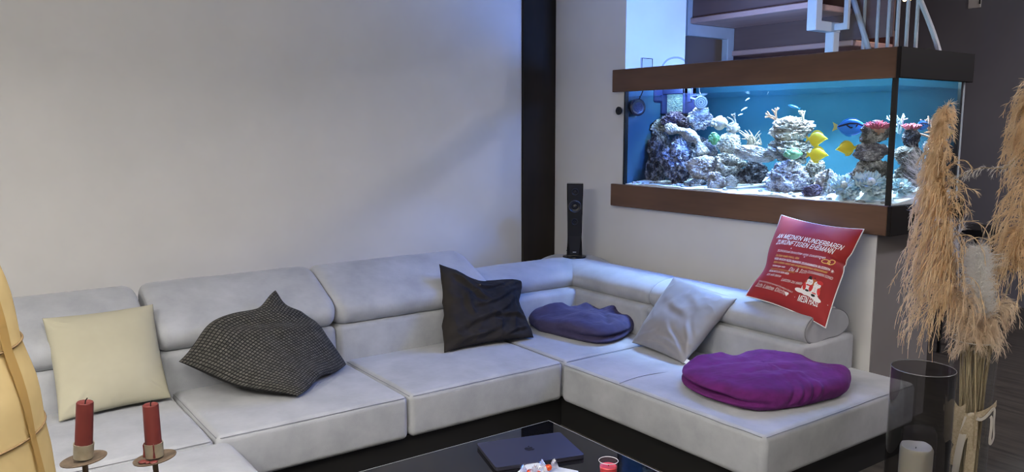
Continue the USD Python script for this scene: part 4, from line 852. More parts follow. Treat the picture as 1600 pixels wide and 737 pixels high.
# water: a clear blue body with a rippled top
wg = 40
M['water'] = MAT('aquarium_water', {'ge': ('geometry', {}), 'k': ('math', {'math_type': 'subtract', 'value1': 1.0}), 'm': ('math', {'math_type': 'multiply'}), 'lw': ('layer_weight', {'blend': .5}), 'mr': ('map_range', {'from_min': .72, 'from_max': .92, 'to_min': 0.0, 'to_max': .85, 'clamp': True}), 'sx': ('separate_xyz', {}), 'ab': ('math', {'math_type': 'absolute'}), 'gt': ('math', {'math_type': 'greater_than', 'value2': .7}), 'u1': ('math', {'math_type': 'multiply'}), 'u2': ('math', {'math_type': 'multiply'}), 'ad': ('math', {'math_type': 'add'}), 'f': ('fresnel', {'IOR': 1.12}), 't': ('transparent_bsdf', {'color': (.98, .99, 1)}), 'g': ('glossy_bsdf', {'color': (.8, .92, 1), 'roughness': .12}), 'x': ('mix_closure', {}), 'v': ('absorption_volume', {'color': (.30, .80, .95), 'density': .22})},
    [('ge.backfacing', 'k.value2'), ('k.value', 'm.value1'), ('f.fac', 'm.value2'), ('lw.facing', 'mr.value'), ('ge.normal', 'sx.vector'), ('sx.z', 'ab.value1'), ('ab.value', 'gt.value1'), ('gt.value', 'u1.value1'), ('ge.backfacing', 'u1.value2'), ('u1.value', 'u2.value1'), ('mr.result', 'u2.value2'), ('m.value', 'ad.value1'), ('u2.value', 'ad.value2'), ('ad.value', 'x.fac'), ('t.BSDF', 'x.closure1'), ('g.BSDF', 'x.closure2')], surface='x.closure', volume='v.volume')
wx0, wx1, wy0, wy1, wz0 = TX0_ + th + .001, TX1_ - th - .001, TY0_ + th + .001, TY1_ - th - .001, 1.0785
gx, gy = np.meshgrid(np.linspace(wx0, wx1, 90), np.linspace(wy0, wy1, 34), indexing='ij')
gz = ZWAT + (fbm(np.stack([gx * 12, gy * 12, gx * 0], -1), 3, 2) - .5) * .006
n1, n2 = gx.shape; top = np.stack([gx, gy, gz], -1).reshape(-1, 3); bot = top.copy(); bot[:, 2] = wz0
idx = np.arange(n1 * n2).reshape(n1, n2); qd = np.stack([idx[:-1, :-1], idx[1:, :-1], idx[1:, 1:], idx[:-1, 1:]], -1).reshape(-1, 4); f = np.vstack([qd[:, [0, 1, 2]], qd[:, [0, 2, 3]]])
rim = np.concatenate([idx[:, 0], idx[-1, 1:], idx[-2::-1, -1], idx[0, -2:0:-1]]); nn_ = n1 * n2
sf = [[rim[i], rim[i] + nn_, rim[(i + 1) % len(rim)] + nn_] for i in range(len(rim))] + [[rim[i], rim[(i + 1) % len(rim)] + nn_, rim[(i + 1) % len(rim)]] for i in range(len(rim))]
wt = trimesh.Trimesh(np.vstack([top, bot]), np.vstack([f, f[:, ::-1] + nn_, np.array(sf)]), process=False)
if wt.volume < 0: wt.invert()
obj('aquarium_water', wt, M['water'], smooth=False, label='clear blue water filling the aquarium', cat='water', kind='stuff')
# sand bed
M['sand'] = mottled('white_sand', (.66, .66, .66), (.86, .86, .86), 60, .95, .6, 300)
gz = 1.214 + (fbm(np.stack([gx * 6, gy * 6, gx * 0], -1), 4, 5) - .5) * .03 + .055 * np.clip(gy / .6, 0, 1)
top = np.stack([gx * .997 + .006, gy * .994 + .003, gz], -1).reshape(-1, 3); bot = top.copy(); bot[:, 2] = 1.0790
sd = trimesh.Trimesh(np.vstack([top, bot]), np.vstack([f, f[:, ::-1] + nn_, np.array(sf)]), process=False)
if sd.volume < 0: sd.invert()
obj('sand_bed', sd, M['sand'], smooth=True, label='white sand covering the aquarium floor', cat='sand', kind='stuff')

# rubble
r9 = np.random.default_rng(21); ms = []
for _ in range(90):
    x, y = r9.uniform(wx0 + .04, wx1 - .05), .03 + .55 * r9.uniform(0, 1) ** 1.8; q = r9.uniform(.004, .014)
    ix, iy = int((x - wx0) / (wx1 - wx0) * 89), int((y - wy0) / (wy1 - wy0) * 33); z = gz[min(89, ix), min(33, iy)]
    t = trimesh.creation.icosphere(2, 1.0); t.vertices = t.vertices * q * np.array([1.3, 1, .8]) * (1 + .8 * (fbm(t.vertices * 2.3 + r9.uniform(0, 90), 2, 1) - .5))[:, None] + [x, y, z + q * .3]; ms.append(t)
obj('coral_rubble', cat_(*ms), mottled('rubble_grey', (.16, .15, .15), (.58, .56, .54), 30, .9), smooth=True, label='bits of coral rubble scattered on the white sand', cat='rubble', kind='stuff')
# rocks ------------------------------------------------------------
def rockmat(name, dark, mid, light, sc=18):
    return MAT(name, {'tc': ('texture_coordinate', {}), 'n': ('noise_texture', {'scale': sc, 'detail': 6, 'roughness': .7}), 'r': ('rgb_ramp', {'ramp': [(.30, dark), (.47, mid), (.62, light)]}),
        'v': ('voronoi_texture', {'scale': 95}), 'n2': ('noise_texture', {'scale': 60, 'detail': 5, 'roughness': .7}), 'ad': ('math', {'math_type': 'add'}), 'b': ('bump', {'strength': .9, 'distance': .012}), 'p': ('principled_bsdf', {'roughness': .9})},
        [('tc.object', 'n.vector'), ('n.fac', 'r.fac'), ('r.color', 'p.base_color'), ('tc.object', 'v.vector'), ('tc.object', 'n2.vector'), ('v.distance', 'ad.value1'), ('n2.fac', 'ad.value2'), ('ad.value', 'b.height'), ('b.normal', 'p.normal')])
RM = {'dark': rockmat('rock_dark_blue', (.010, .010, .018), (.035, .035, .055), (.34, .34, .40), 24), 'blue': rockmat('rock_blue', (.018, .018, .04), (.10, .10, .15), (.56, .56, .62), 22), 'purple': rockmat('rock_purple', (.02, .012, .026), (.07, .045, .085), (.30, .24, .32), 22),
      'grey': rockmat('rock_grey', (.05, .048, .045), (.20, .19, .18), (.66, .64, .60), 18), 'pale': rockmat('rock_pale', (.14, .125, .11), (.48, .45, .41), (.88, .85, .80), 16), 'pink': rockmat('rock_pink', (.13, .10, .09), (.42, .36, .33), (.86, .80, .76), 16),
      'beige': rockmat('rock_beige', (.15, .12, .09), (.42, .37, .30), (.80, .74, .64), 16), 'lilac': rockmat('rock_lilac', (.07, .06, .08), (.26, .24, .28), (.74, .72, .76), 20)}
def bumpy(sub, seed, amp, fr, ridge=.6):
    t = trimesh.creation.icosphere(sub, 1.0); v = t.vertices.copy(); p = v * fr + seed * 13.1
    a = fbm(p, 4, seed); rr_ = 1 - np.abs(2 * fbm(p * 1.9 + 5, 3, seed + 9) - 1) * 2.0
    lob = 1 - np.abs(2 * noise(p * 3.7 + 2, seed + 4) - 1)
    lo = fbm(v * 1.1 + seed * 7.7, 2, seed + 21) - .5
    t.vertices = v * (1 + lo * .75 + amp * ((a - .5) * 1.6 + ridge * (rr_ - .4) * .6 + (lob - .5) * .55) - .07 * np.abs(2 * noise(p * 8.3 + 3, seed + 6) - 1) - .05 * np.abs(2 * noise(p * 15.7 + 1, seed + 8) - 1))[:, None]
    return t
ALL = []
def rock(x0, x1, y0, y1, Y, kind, label, seed, depth=None, amp=.42, fr=1.6, tilt=0, sub=5, axis='y', name='live_rock', cat='rock'):
    """pixel extent of the rock as the photo shows it, at distance plane Y (front view) or X (side pane)"""
    c = at((x0 + x1) / 2, (y0 + y1) / 2, axis, Y); dep = (c - CAM) @ FW
    w, h = (x1 - x0) / F_PX * dep / 2, (y1 - y0) / F_PX * dep / 2
    w = w / (RT[0] if False else 1.0)
    t = bumpy(sub, seed, amp, fr); v = t.vertices; v /= np.abs(v).max(0) * .96
    S_ = np.array([w, depth or (w + h) / 2 * .9, h]); v = v * S_
    ct, s_ = math.cos(tilt), math.sin(tilt); v = np.stack([v[:, 0] * ct - v[:, 2] * s_, v[:, 1], v[:, 0] * s_ + v[:, 2] * ct], -1)
    R_ = np.stack([RT, np.cross([0, 0, 1], RT), [0, 0, 1.0]], 1); R_[:, 1] /= np.linalg.norm(R_[:, 1])
    v = v @ R_.T + c
    v[:, 1] = np.clip(v[:, 1], TY0_ + .022, TY1_ - .025); v[:, 0] = np.clip(v[:, 0], TX0_ + .02, TX1_ - .022); v[:, 2] = np.maximum(v[:, 2], 1.19)
    t.vertices = v
    return obj(name, t, RM[kind], smooth=True, label=label, cat=cat, group='live rocks of the reef' if cat == 'rock' else None)
R = [(1003, 1050, 205, 290, .26, 'dark', 'dark blue encrusted rock at the far left of the reef'), (1033, 1084, 218, 292, .16, 'blue', 'blue speckled rock at the lower left of the reef'),
     (1010, 1044, 186, 214, .30, 'pale', 'pale knobbly rock capping the dark rock at the left'), (1028, 1082, 172, 208, .34, 'purple', 'dark purple rock under the filter box'),
     (1072, 1114, 165, 206, .36, 'lilac', 'lilac knobbly rock below the round pump'), (1045, 1110, 206, 262, .38, 'dark', 'dark rock inside the cave under the arch'),  # cave rock: the shade is put into its dark colour
     (1072, 1126, 241, 284, .17, 'pink', 'pinkish white round rock beside the blue rock'), (1114, 1164, 238, 278, .25, 'grey', 'grey rock low behind the pinkish round rock'),
     (1103, 1134, 268, 297, .10, 'pink', 'small pinkish stone leaning at the foot of the round rock'), (1073, 1106, 278, 296, .11, 'grey', 'flat grey stone on the sand in front of the blue rock'),
     (1130, 1154, 274, 294, .13, 'pale', 'small pale stone on the sand left of the hollow'), (1118, 1158, 206, 244, .30, 'pale', 'pale rock carrying the green coral'),
     (1094, 1122, 218, 250, .30, 'lilac', 'lilac rock under the arch end'), (1156, 1202, 245, 292, .40, 'dark', 'shadowed rock under the white plate coral'),  # rock under the plate: shade of the hollow put into its dark colour
     (1198, 1273, 180, 222, .33, 'pink', 'pale pink knobbly rock at the top of the middle reef'), (1198, 1272, 212, 256, .32, 'grey', 'grey rock in the middle of the central reef stack'),
     (1193, 1274, 250, 309, .22, 'lilac', 'broad lilac furrowed rock at the base of the central stack'), (1254, 1288, 286, 312, .10, 'purple', 'small purple rock on the sand right of the lilac rock'),
     (1272, 1312, 263, 309, .20, 'pink', 'pinkish rock beside the grey finger sponge'), (1258, 1290, 248, 285, .30, 'grey', 'grey rock behind the pinkish rock under the yellow fish'),
     (1340, 1392, 194, 226, .16, 'grey', 'grey rock topping the pillar in the front pane'), (1332, 1392, 221, 254, .16, 'lilac', 'lilac grey rock in the middle of the right pillar'),
     (1330, 1391, 248, 292, .16, 'grey', 'broad grey rock at the foot of the right pillar'), (1319, 1345, 267, 296, .22, 'dark', 'dark blue stone left of the right pillar'),
     (1136, 1172, 262, 288, .34, 'blue', 'blue rock deep behind the small pale stone')]
for i, r_ in enumerate(R): rock(*r_, seed=40 + i)
RS = [(1410, 1438, 196, 234, 2.53, 'dark', 'dark rock topping the pillar seen through the end pane'), (1396, 1440, 226, 262, 2.53, 'grey', 'grey rock in the middle of the pillar behind the end pane'), (1394, 1440, 254, 296, 2.53, 'grey', 'broad grey rock at the foot of the pillar behind the end pane'),  # added copies of the right pillar for its refracted view in the end pane
      (1440, 1490, 218, 260, 2.58, 'blue', 'blue grey rock behind the pampas plume in the end pane'), (1444, 1496, 255, 302, 2.58, 'lilac', 'lilac rock low behind the pampas plume in the end pane')]
for i, r_ in enumerate(RS): rock(*r_, seed=90 + i, axis='x')
# arch slab
c_ = [at(x, y, 'y', .22) for x, y in ((1042, 200), (1062, 204), (1080, 212), (1092, 224), (1099, 240))]
t = tube(spline(c_, 40), .030 * (1 + .3 * np.sin(np.linspace(0, 14, 40))), 24); t = t.subdivide(); v = t.vertices; v += t.vertex_normals * ((fbm(v * 28, 4, 2) - .5) * .035)[:, None]; t.vertices = v
obj('live_rock', t, RM['beige'], smooth=True, label='beige arched rock slab bridging the dark cave', cat='rock')
# white plate coral
rock(1142, 1212, 226, 252, .22, 'pale', 'white plate coral tilted across the middle of the reef', 77, depth=.10, amp=.22, tilt=-.18, name='plate_coral', cat='coral')
def blob_cluster(x0, x1, y0, y1, Y, mat, n, rad, seed, name, label, axis='y', cat='coral', flat=.7):
    r = np.random.default_rng(seed); c = at((x0 + x1) / 2, (y0 + y1) / 2, axis, Y); dep = (c - CAM) @ FW; w, h = (x1 - x0) / F_PX * dep / 2, (y1 - y0) / F_PX * dep / 2; ms = []
    for _ in range(n):
        a = r.normal(0, 1, 3); a /= np.linalg.norm(a); a[2] = abs(a[2]) * 1.0 - .25; s = trimesh.creation.icosphere(2, 1); q = rad * r.uniform(.7, 1.3)
        s.vertices = s.vertices * q * (1 + .35 * (fbm(s.vertices * 3 + r.uniform(0, 50), 2, seed) - .5))[:, None]
        s.apply_translation(c + RT * a[0] * w * .8 + np.array([0, 1, 0]) * a[1] * w * .6 + np.array([0, 0, a[2] * h])); ms.append(s)
    s = trimesh.creation.icosphere(3, 1); s.vertices = s.vertices @ np.diag([w * .8, w * .6, h * .8]) + c; ms.append(s)
    return obj(name, cat_(*ms), mat, smooth=True, label=label, cat=cat)
CM = {'icew': mottled('white_coral_centre', (.74, .80, .84), (.92, .95, .96), 30, .7, .3, 200), 'green': mottled('green_polyps', (.05, .20, .07), (.16, .38, .16), 40, .6, .4, 200), 'green2': mottled('pale_green_polyps', (.07, .22, .10), (.22, .40, .22), 50, .6, .4, 200), 'white': mottled('cream_coral', (.20, .17, .135), (.44, .39, .33), 30, .8, .5, 200),
      'peach': mottled('peach_coral', (.50, .27, .19), (.72, .48, .36), 40, .8, .4, 200), 'pink': mottled('pink_anemone', (.55, .08, .15), (.80, .26, .32), 50, .5, .2, 200), 'ice': mottled('blue_white_coral', (.30, .52, .62), (.80, .90, .95), 22, .7, .4, 120),
      'lav': mottled('lavender_coral', (.40, .36, .52), (.72, .68, .84), 30, .8, .4, 200)}
blob_cluster(1107, 1124, 206, 229, .18, CM['green'], 90, .009, 1, 'bubble_coral', 'bright green bubble coral on the pale rock')
blob_cluster(1224, 1254, 231, 251, .20, CM['green2'], 130, .008, 2, 'polyp_coral', 'pale green polyp mat on the central reef stack')
blob_cluster(1111, 1137, 180, 206, .30, CM['white'], 110, .010, 3, 'cauliflower_coral', 'cream cauliflower coral at the top of the left reef')
blob_cluster(1136, 1155, 190, 212, .30, CM['white'], 90, .009, 4, 'cauliflower_coral', 'cream cauliflower coral under the forked branch')
def branch_coral(x, y, Y, h_px, mat, n, seed, label, axis='y', rad=.008, spread=.8, name='branch_coral'):
    r = np.random.default_rng(seed); b = at(x, y, axis, Y); dep = (b - CAM) @ FW; H = h_px / F_PX * dep; ms = []
    def grow(p, d, L, q, k):
        e = p + d * L; m_ = (p + e) / 2 + r.normal(0, L * .06, 3); ms.append(tube([p, m_, e], [q, q * .9, q * .75], 8)); s = trimesh.creation.icosphere(1, q * .95); s.apply_translation(e); ms.append(s)
        if k > 0:
            for _ in range(2 + (r.random() < .4)):
                dd = d + r.normal(0, spread * .55, 3) + [0, 0, .15]; dd /= np.linalg.norm(dd); grow(e, dd, L * r.uniform(.6, .85), q * .78, k - 1)
    for _ in range(n):
        d = r.normal(0, spread * .6, 3) + [0, 0, 1.0]; d /= np.linalg.norm(d); grow(b + r.normal(0, .006, 3) * [1, 1, .3], d, H * .34, rad * .75, 2)
    return obj(name, cat_(*ms), mat, smooth=True, label=label, cat='coral', group='branch corals')
branch_coral(1146, 192, .30, 20, CM['white'], 2, 5, 'forked white branch coral at the top of the left reef')
branch_coral(1213, 187, .30, 24, CM['peach'], 4, 6, 'peach branching coral on the central reef top', rad=.009)
branch_coral(1256, 186, .34, 18, CM['white'], 3, 7, 'white branching coral right on the central reef top')
branch_coral(1455, 214, 2.58, 44, CM['peach'], 5, 8, 'peach and white branching coral seen through the end pane', axis='x', rad=.009)
branch_coral(1404, 208, 2.44, 40, CM['ice'], 4, 9, 'ice blue branching coral left in the end pane', axis='x', rad=.008)
branch_coral(1476, 222, 2.61, 36, CM['ice'], 4, 10, 'ice blue branching coral right in the end pane', axis='x', rad=.008)
# finger sponge
P = spline([at(1287, 306, 'y', .08), at(1290, 292, 'y', .09), at(1293, 272, 'y', .10), at(1295, 264, 'y', .10)], 20); t = tube(P, np.linspace(.015, .005, 20) * (1 + .15 * np.sin(np.arange(20))), 14); t.vertices += t.vertex_normals * ((noise(t.vertices * 120, 3) - .5) * .005)[:, None]
obj('finger_sponge', t, RM['grey'], smooth=True, label='thin grey finger sponge standing on the sand', cat='sponge')
# spiky soft coral behind the plate
r = np.random.default_rng(5); ms = []
for k in range(26):
    b = at(1178 + r.normal(0, 6), 226, 'y', .36 + r.normal(0, .02)); e = at(1150 + r.uniform(5, 42), 203 + r.uniform(0, 16), 'y', .36 + r.normal(0, .05)); ms.append(tube(spline([b, (b + e) / 2 + [0, 0, .01], e], 8), np.linspace(.006, .0025, 8), 7))
obj('finger_coral', cat_(*ms), CM['white'], smooth=True, label='pale spiky finger coral behind the white plate coral', cat='coral')
# ruffled corals
def ruffle(x, y, Y, wpx, label, seed, axis='y'):
    c = at(x, y, axis, Y); dep = (c - CAM) @ FW; W = wpx / F_PX * dep / 2; r = np.random.default_rng(seed)
    c[2] = max(c[2], 1.215); k = thing('leather_coral', label, 'coral', c)
    ax = CAM - c; ax[2] = 0; ax /= np.linalg.norm(ax)
    for lay, (k1, up_) in enumerate(((1.0, 0), (.82, 0), (.62, 0), (.44, 0))):
        na, nr = 260, 14; V, fs = [], []
        for i in range(nr):
            s = i / (nr - 1); rad = W * k1 * (.10 + .90 * s)
            for j in range(na):
                a = 2 * math.pi * j / na; wv = math.sin((11 - lay) * a + seed + lay * 2) + .5 * math.sin(23 * a + 2 * lay)
                rr = rad * (1 + .06 * s * math.sin(5 * a + seed + lay) + .03 * s * math.sin(23 * a + lay))
                V.append([rr * math.cos(a), rr * math.sin(a), W * (.05 + .13 * lay) + W * .22 * s ** 1.6 + W * .085 * s ** 1.5 * wv])
        for i in range(nr - 1):
            for j in range(na): A, B, C, D_ = i * na + j, i * na + (j + 1) % na, (i + 1) * na + (j + 1) % na, (i + 1) * na + j; fs += [[A, B, C], [A, C, D_]]
        zc = np.array([0, 0, 1.0]) * .72 + ax * .70
        V = moved(trimesh.Trimesh(np.array(V), np.array(fs), process=False), frame_from(c + [0, 0, W * .30], RT, zc)).vertices
        V[:, 1] = np.clip(V[:, 1], TY0_ + .016, 1); V[:, 0] = np.clip(V[:, 0], 0, TX1_ - .014); V[:, 2] = np.maximum(V[:, 2], 1.212)
        obj('frill', trimesh.Trimesh(V, np.array(fs), process=False), CM['ice'], k, smooth=True)
    s_ = trimesh.creation.icosphere(3, W * .22); s_.apply_translation(c + [0, 0, W * .66] + ax * W * .42); obj('mouth', s_, CM['icew'], k, smooth=True)
    obj('stalk', lathe([(0, -.03), (W * .5, -.03), (W * .25, .01), (W * .2, W * .3), (0, W * .3)], c, 20), CM['ice'], k)
ruffle(1318, 304, .06, 50, 'blue white ruffled coral left at the foot of the right pillar', 1); ruffle(1360, 302, .06, 58, 'blue white ruffled coral in the front corner of the tank', 2); ruffle(1408, 300, 2.56, 36, 'blue white ruffled coral seen through the end pane', 3, 'x')
# anemones
def anemone(x, y, Y, wpx, label, seed, axis='y'):
    c = at(x, y, axis, Y); dep = (c - CAM) @ FW; W = wpx / F_PX * dep / 2; r = np.random.default_rng(seed); ms = []
    for _ in range(110):
        a = r.uniform(0, 6.283); q = math.sqrt(r.uniform(0, 1)); b = c + np.array([math.cos(a) * q * W * .7, math.sin(a) * q * W * .7, 0]); d = np.array([math.cos(a) * q, math.sin(a) * q, .75]); d /= np.linalg.norm(d); L = W * r.uniform(.5, .85)
        ms.append(tube([b, b + d * L * .6, b + d * L + [0, 0, -L * .05]], [.005, .0048, .003], 7))
    k = thing('anemone', label, 'anemone', c); obj('tentacles', cat_(*ms), CM['pink'], k, smooth=True, kind='stuff'); obj('foot', lathe([(0, -.03), (W * .5, -.03), (W * .75, .0), (0, .01)], c, 20), CM['peach'], k)
anemone(1371, 201, .15, 34, 'pink anemone on the right pillar in the front pane', 1); anemone(1424, 201, 2.53, 24, 'copy of the pink anemone on the dark pillar seen through the end pane', 2, 'x')  # the end pane one is an added copy for the refracted view

# fish -------------------------------------------------------------
def fish(x, y, Y, len_px, heading, species, label, axis='y', pitch=0.0, seed=0, name=None):
    """heading: angle in the horizontal plane from the picture's right; the body is one surface, fins are parts"""
    c = at(x, y, axis, Y); dep = (c - CAM) @ FW; L = len_px / F_PX * dep
    if species == 'yellow': top, botm, thk, body, fin = [(0, 0), (.06, .055), (.14, .12), (.25, .22), (.42, .30), (.60, .29), (.75, .20), (.84, .07), (.88, .045)], [(0, 0), (.06, -.035), (.14, -.07), (.25, -.15), (.42, -.26), (.60, -.27), (.75, -.18), (.84, -.06), (.88, -.045)], .10, FM['yellow'], FM['yellow_fin']
    elif species == 'blue': top, botm, thk, body, fin = [(0, .0), (.04, .08), (.14, .165), (.30, .235), (.50, .245), (.68, .18), (.80, .07), (.86, .035)], [(0, 0), (.04, -.07), (.14, -.14), (.30, -.215), (.50, -.235), (.68, -.17), (.80, -.07), (.86, -.035)], .09, FM['blue'], FM['blue_fin']
    else: top, botm, thk, body, fin = [(0, 0), (.08, .055), (.25, .09), (.50, .095), (.75, .06), (.85, .04)], [(0, 0), (.08, -.05), (.25, -.09), (.50, -.09), (.75, -.055), (.85, -.04)], .08, FM[species], FM[species]
    xs = np.linspace(0, top[-1][0], 40); tz = np.interp(xs, *zip(*top)); bz = np.interp(xs, *zip(*botm))
    from scipy.ndimage import gaussian_filter1d
    tz, bz = gaussian_filter1d(tz, 1.2), gaussian_filter1d(bz, 1.2); tz[0] = .012; bz[0] = -.012
    w = thk * np.sin(np.pi * np.clip(xs / xs[-1], .02, .97) ** .62) ** .8 + .006; m_ = 28; V, fs = [], []
    for i, xx in enumerate(xs):
        for j in range(m_):
            a = 2 * math.pi * j / m_; V.append([.5 - xx, w[i] * math.sin(a) * abs(math.sin(a)) ** .1, (tz[i] + bz[i]) / 2 + (tz[i] - bz[i]) / 2 * math.cos(a)])
    for i in range(39):
        for j in range(m_): A, B, C, D_ = i * m_ + j, i * m_ + (j + 1) % m_, (i + 1) * m_ + (j + 1) % m_, (i + 1) * m_ + j; fs += [[A, B, C], [A, C, D_]]
    V += [[.5 - xs[0] + .004, 0, 0], [.5 - xs[-1], 0, 0]]
    for j in range(m_): fs += [[len(V) - 2, (j + 1) % m_, j], [len(V) - 1, 39 * m_ + j, 39 * m_ + (j + 1) % m_]]
    tb_ = trimesh.Trimesh(np.array(V), np.array(fs), process=False); tb_.invert() if tb_.volume < 0 else None
    hd = RT * math.cos(heading) + np.array([-RT[1], RT[0], 0]) * math.sin(heading); hd = hd * math.cos(pitch) + np.array([0, 0, math.sin(pitch)]); hd[2] += 0
    upv = np.array([0, 0, 1.0]); T_ = np.eye(4); X = hd / np.linalg.norm(hd); Yv = np.cross(upv, X); Yv /= np.linalg.norm(Yv); T_[:3, 0], T_[:3, 1], T_[:3, 2], T_[:3, 3] = X * L, Yv * L, np.cross(X, Yv) * L, c
    k = thing(name or 'fish', label, 'fish', c, group={'yellow': 'yellow tangs', 'blue': 'blue tangs', 'pale': 'little pale fish'}.get(species))
    obj('body', moved(tb_, T_), body, k, smooth=True)
    def flat(poly, mat, nm, y=0.0, th=.006, rot=None):
        t = poly_prism(poly, th, -th / 2); R0 = np.array([[1, 0, 0, 0], [0, 0, -1, y], [0, 1, 0, 0], [0, 0, 0, 1.0]]); t.apply_transform(R0)
        if rot is not None: t.apply_transform(rot)
        obj(nm, moved(t, T_), mat, k, smooth=False)
    zx = lambda q: .5 - q
    if species in ('yellow', 'blue'):
        hgt = .09 if species == 'yellow' else .035
        s = xs[(xs > .20) & (xs < .80)]; zt_ = np.interp(s, xs, tz); zb_ = np.interp(s, xs, bz); e = np.sin(np.linspace(.25, math.pi * .93, len(s))) ** .7 * hgt
        flat(sg.Polygon(list(zip(zx(s), zt_ - .02)) + list(zip(zx(s), zt_ + e))[::-1]).buffer(0), fin, 'dorsal_fin'); s2 = s > .40
        flat(sg.Polygon(list(zip(zx(s[s2]), zb_[s2] + .02)) + list(zip(zx(s[s2]), zb_[s2] - e[s2]))[::-1]).buffer(0), fin, 'anal_fin')
        flat(sg.Polygon([(zx(.83), .05), (zx(1.0), .135), (zx(.955), .0), (zx(1.0), -.135), (zx(.83), -.05)]), FM['tail_yellow'] if species == 'blue' else fin, 'tail_fin')
        flat(sg.Polygon([(zx(.30), -.12), (zx(.38), -.20), (zx(.42), -.24), (zx(.36), -.14)]), fin, 'pelvic_fin')
    else:
        s = xs[(xs > .22) & (xs < .8)]; zt_ = np.interp(s, xs, tz); flat(sg.Polygon(list(zip(zx(s), zt_ - .015)) + list(zip(zx(s), zt_ + .04))[::-1]).buffer(0), fin, 'dorsal_fin')
        flat(sg.Polygon([(zx(.83), .04), (zx(1.0), .10), (zx(.95), 0), (zx(1.0), -.10), (zx(.83), -.04)]), fin, 'tail_fin')
    ex_ = .14 if species == 'yellow' else .10; ez = .045 if species == 'yellow' else .03
    for sgn in (-1, 1):
        yw = np.interp(ex_, xs, w) * .93 * sgn; flat(E_(zx(ex_), ez, .020, .020), FM['eye'], 'eye', yw, .014)
        flat(sg.Polygon([(zx(.29), .02), (zx(.43), .06), (zx(.45), -.02), (zx(.30), -.03)]), fin, 'pectoral_fin', np.interp(.36, xs, w) * sgn * 1.02, .006)
        if species == 'blue':
            mk = shapely.union_all([sg.LineString([(zx(.12), .055), (zx(.30), .115), (zx(.52), .115), (zx(.82), .02)]).buffer(.024), sg.LineString([(zx(.30), .10), (zx(.36), .02), (zx(.50), -.01), (zx(.60), .05)]).buffer(.020)])
            yy = lambda q: 0
            t = poly_prism(mk, .002); vv, ff = trimesh.remesh.subdivide_to_size(t.vertices, t.faces, .03, max_iter=6)[:2]; q = .5 - vv[:, 0]; wi = np.interp(q, xs, w); ti, bi = np.interp(q, xs, tz), np.interp(q, xs, bz); cz, hz_ = (ti + bi) / 2, (ti - bi) / 2
            cs_ = np.clip((vv[:, 1] - cz) / np.maximum(hz_, 1e-4), -.995, .995); sn = np.sqrt(1 - cs_ ** 2); out = sgn * (wi * sn ** 1.1 + .003 + vv[:, 2])
            obj('marking', moved(trimesh.Trimesh(np.stack([vv[:, 0], out, vv[:, 1]], -1), ff, process=False), T_), FM['navy'], k, smooth=False, label='dark navy flank marking')
    return k
FM = {'yellow': plain('tang_yellow', (.92, .70, .03), .45), 'yellow_fin': plain('tang_yellow_fin', (.85, .66, .05), .5), 'blue': plain('tang_blue', (.03, .27, 1.0), .4), 'blue_fin': plain('tang_blue_fin', (.03, .33, 1.0), .5), 'tail_yellow': plain('tang_tail', (.90, .80, .25), .5),
      'navy': plain('tang_marking', (.004, .012, .09), .5), 'eye': plain('fish_eye', (.005, .005, .005), .1), 'wrasse': plain('wrasse_blue', (.05, .40, .80), .4), 'pale': plain('pale_fish', (.80, .78, .72), .5), 'orange': plain('orange_fish', (.85, .42, .25), .5)}
FY = .08
fish(1276, 217, FY, 36, 0.1, 'yellow', 'yellow tang swimming right, upper one by the central reef', name='yellow_tang'); fish(1277, 242, FY, 36, .05, 'yellow', 'yellow tang swimming right just under the upper one', name='yellow_tang', pitch=-.05)
fish(1323, 232, FY, 33, math.pi - .25, 'yellow', 'yellow tang swimming left toward the two others', name='yellow_tang', pitch=-.12)
fish(1327, 199, .10, 54, .05, 'blue', 'blue tang with yellow tail swimming above the yellow tangs', name='blue_tang', pitch=-.04)
fish(1440, 196, 2.56, 30, .4, 'blue', 'copy of the blue tang seen through the end pane beside the anemone', axis='x', name='blue_tang')  # added copy of the blue tang, doubled by refraction in the end pane
fish(1241, 167, .20, 20, math.pi - .2, 'wrasse', 'small bright blue wrasse near the surface', name='wrasse', pitch=.3)
fish(1168, 155, .40, 11, .6, 'pale', 'uppermost of the little pale fish over the reef', pitch=.4); fish(1163, 170, .40, 11, -.4, 'pale', 'middle one of the little pale fish over the reef', pitch=.5); fish(1157, 179, .40, 9, .3, 'pale', 'lowest of the little pale fish over the reef', pitch=.3); fish(1200, 145, .40, 9, 1.0, 'pale', 'tiny pale fish just under the water surface', pitch=.5)
fish(1371, 189, .15, 16, math.pi, 'pale', 'pale pink fish hovering over the front anemone'); fish(1452, 207, 2.60, 16, math.pi - .3, 'orange', 'orange fish seen through the end pane', axis='x')
fish(1480, 208, 2.615, 18, math.pi - .3, 'yellow', 'yellow tang behind the plume tip in the end pane', axis='x', name='yellow_tang'); fish(1481, 233, 2.615, 18, .3, 'yellow', 'yellow tang lower behind the plume in the end pane', axis='x', name='yellow_tang')

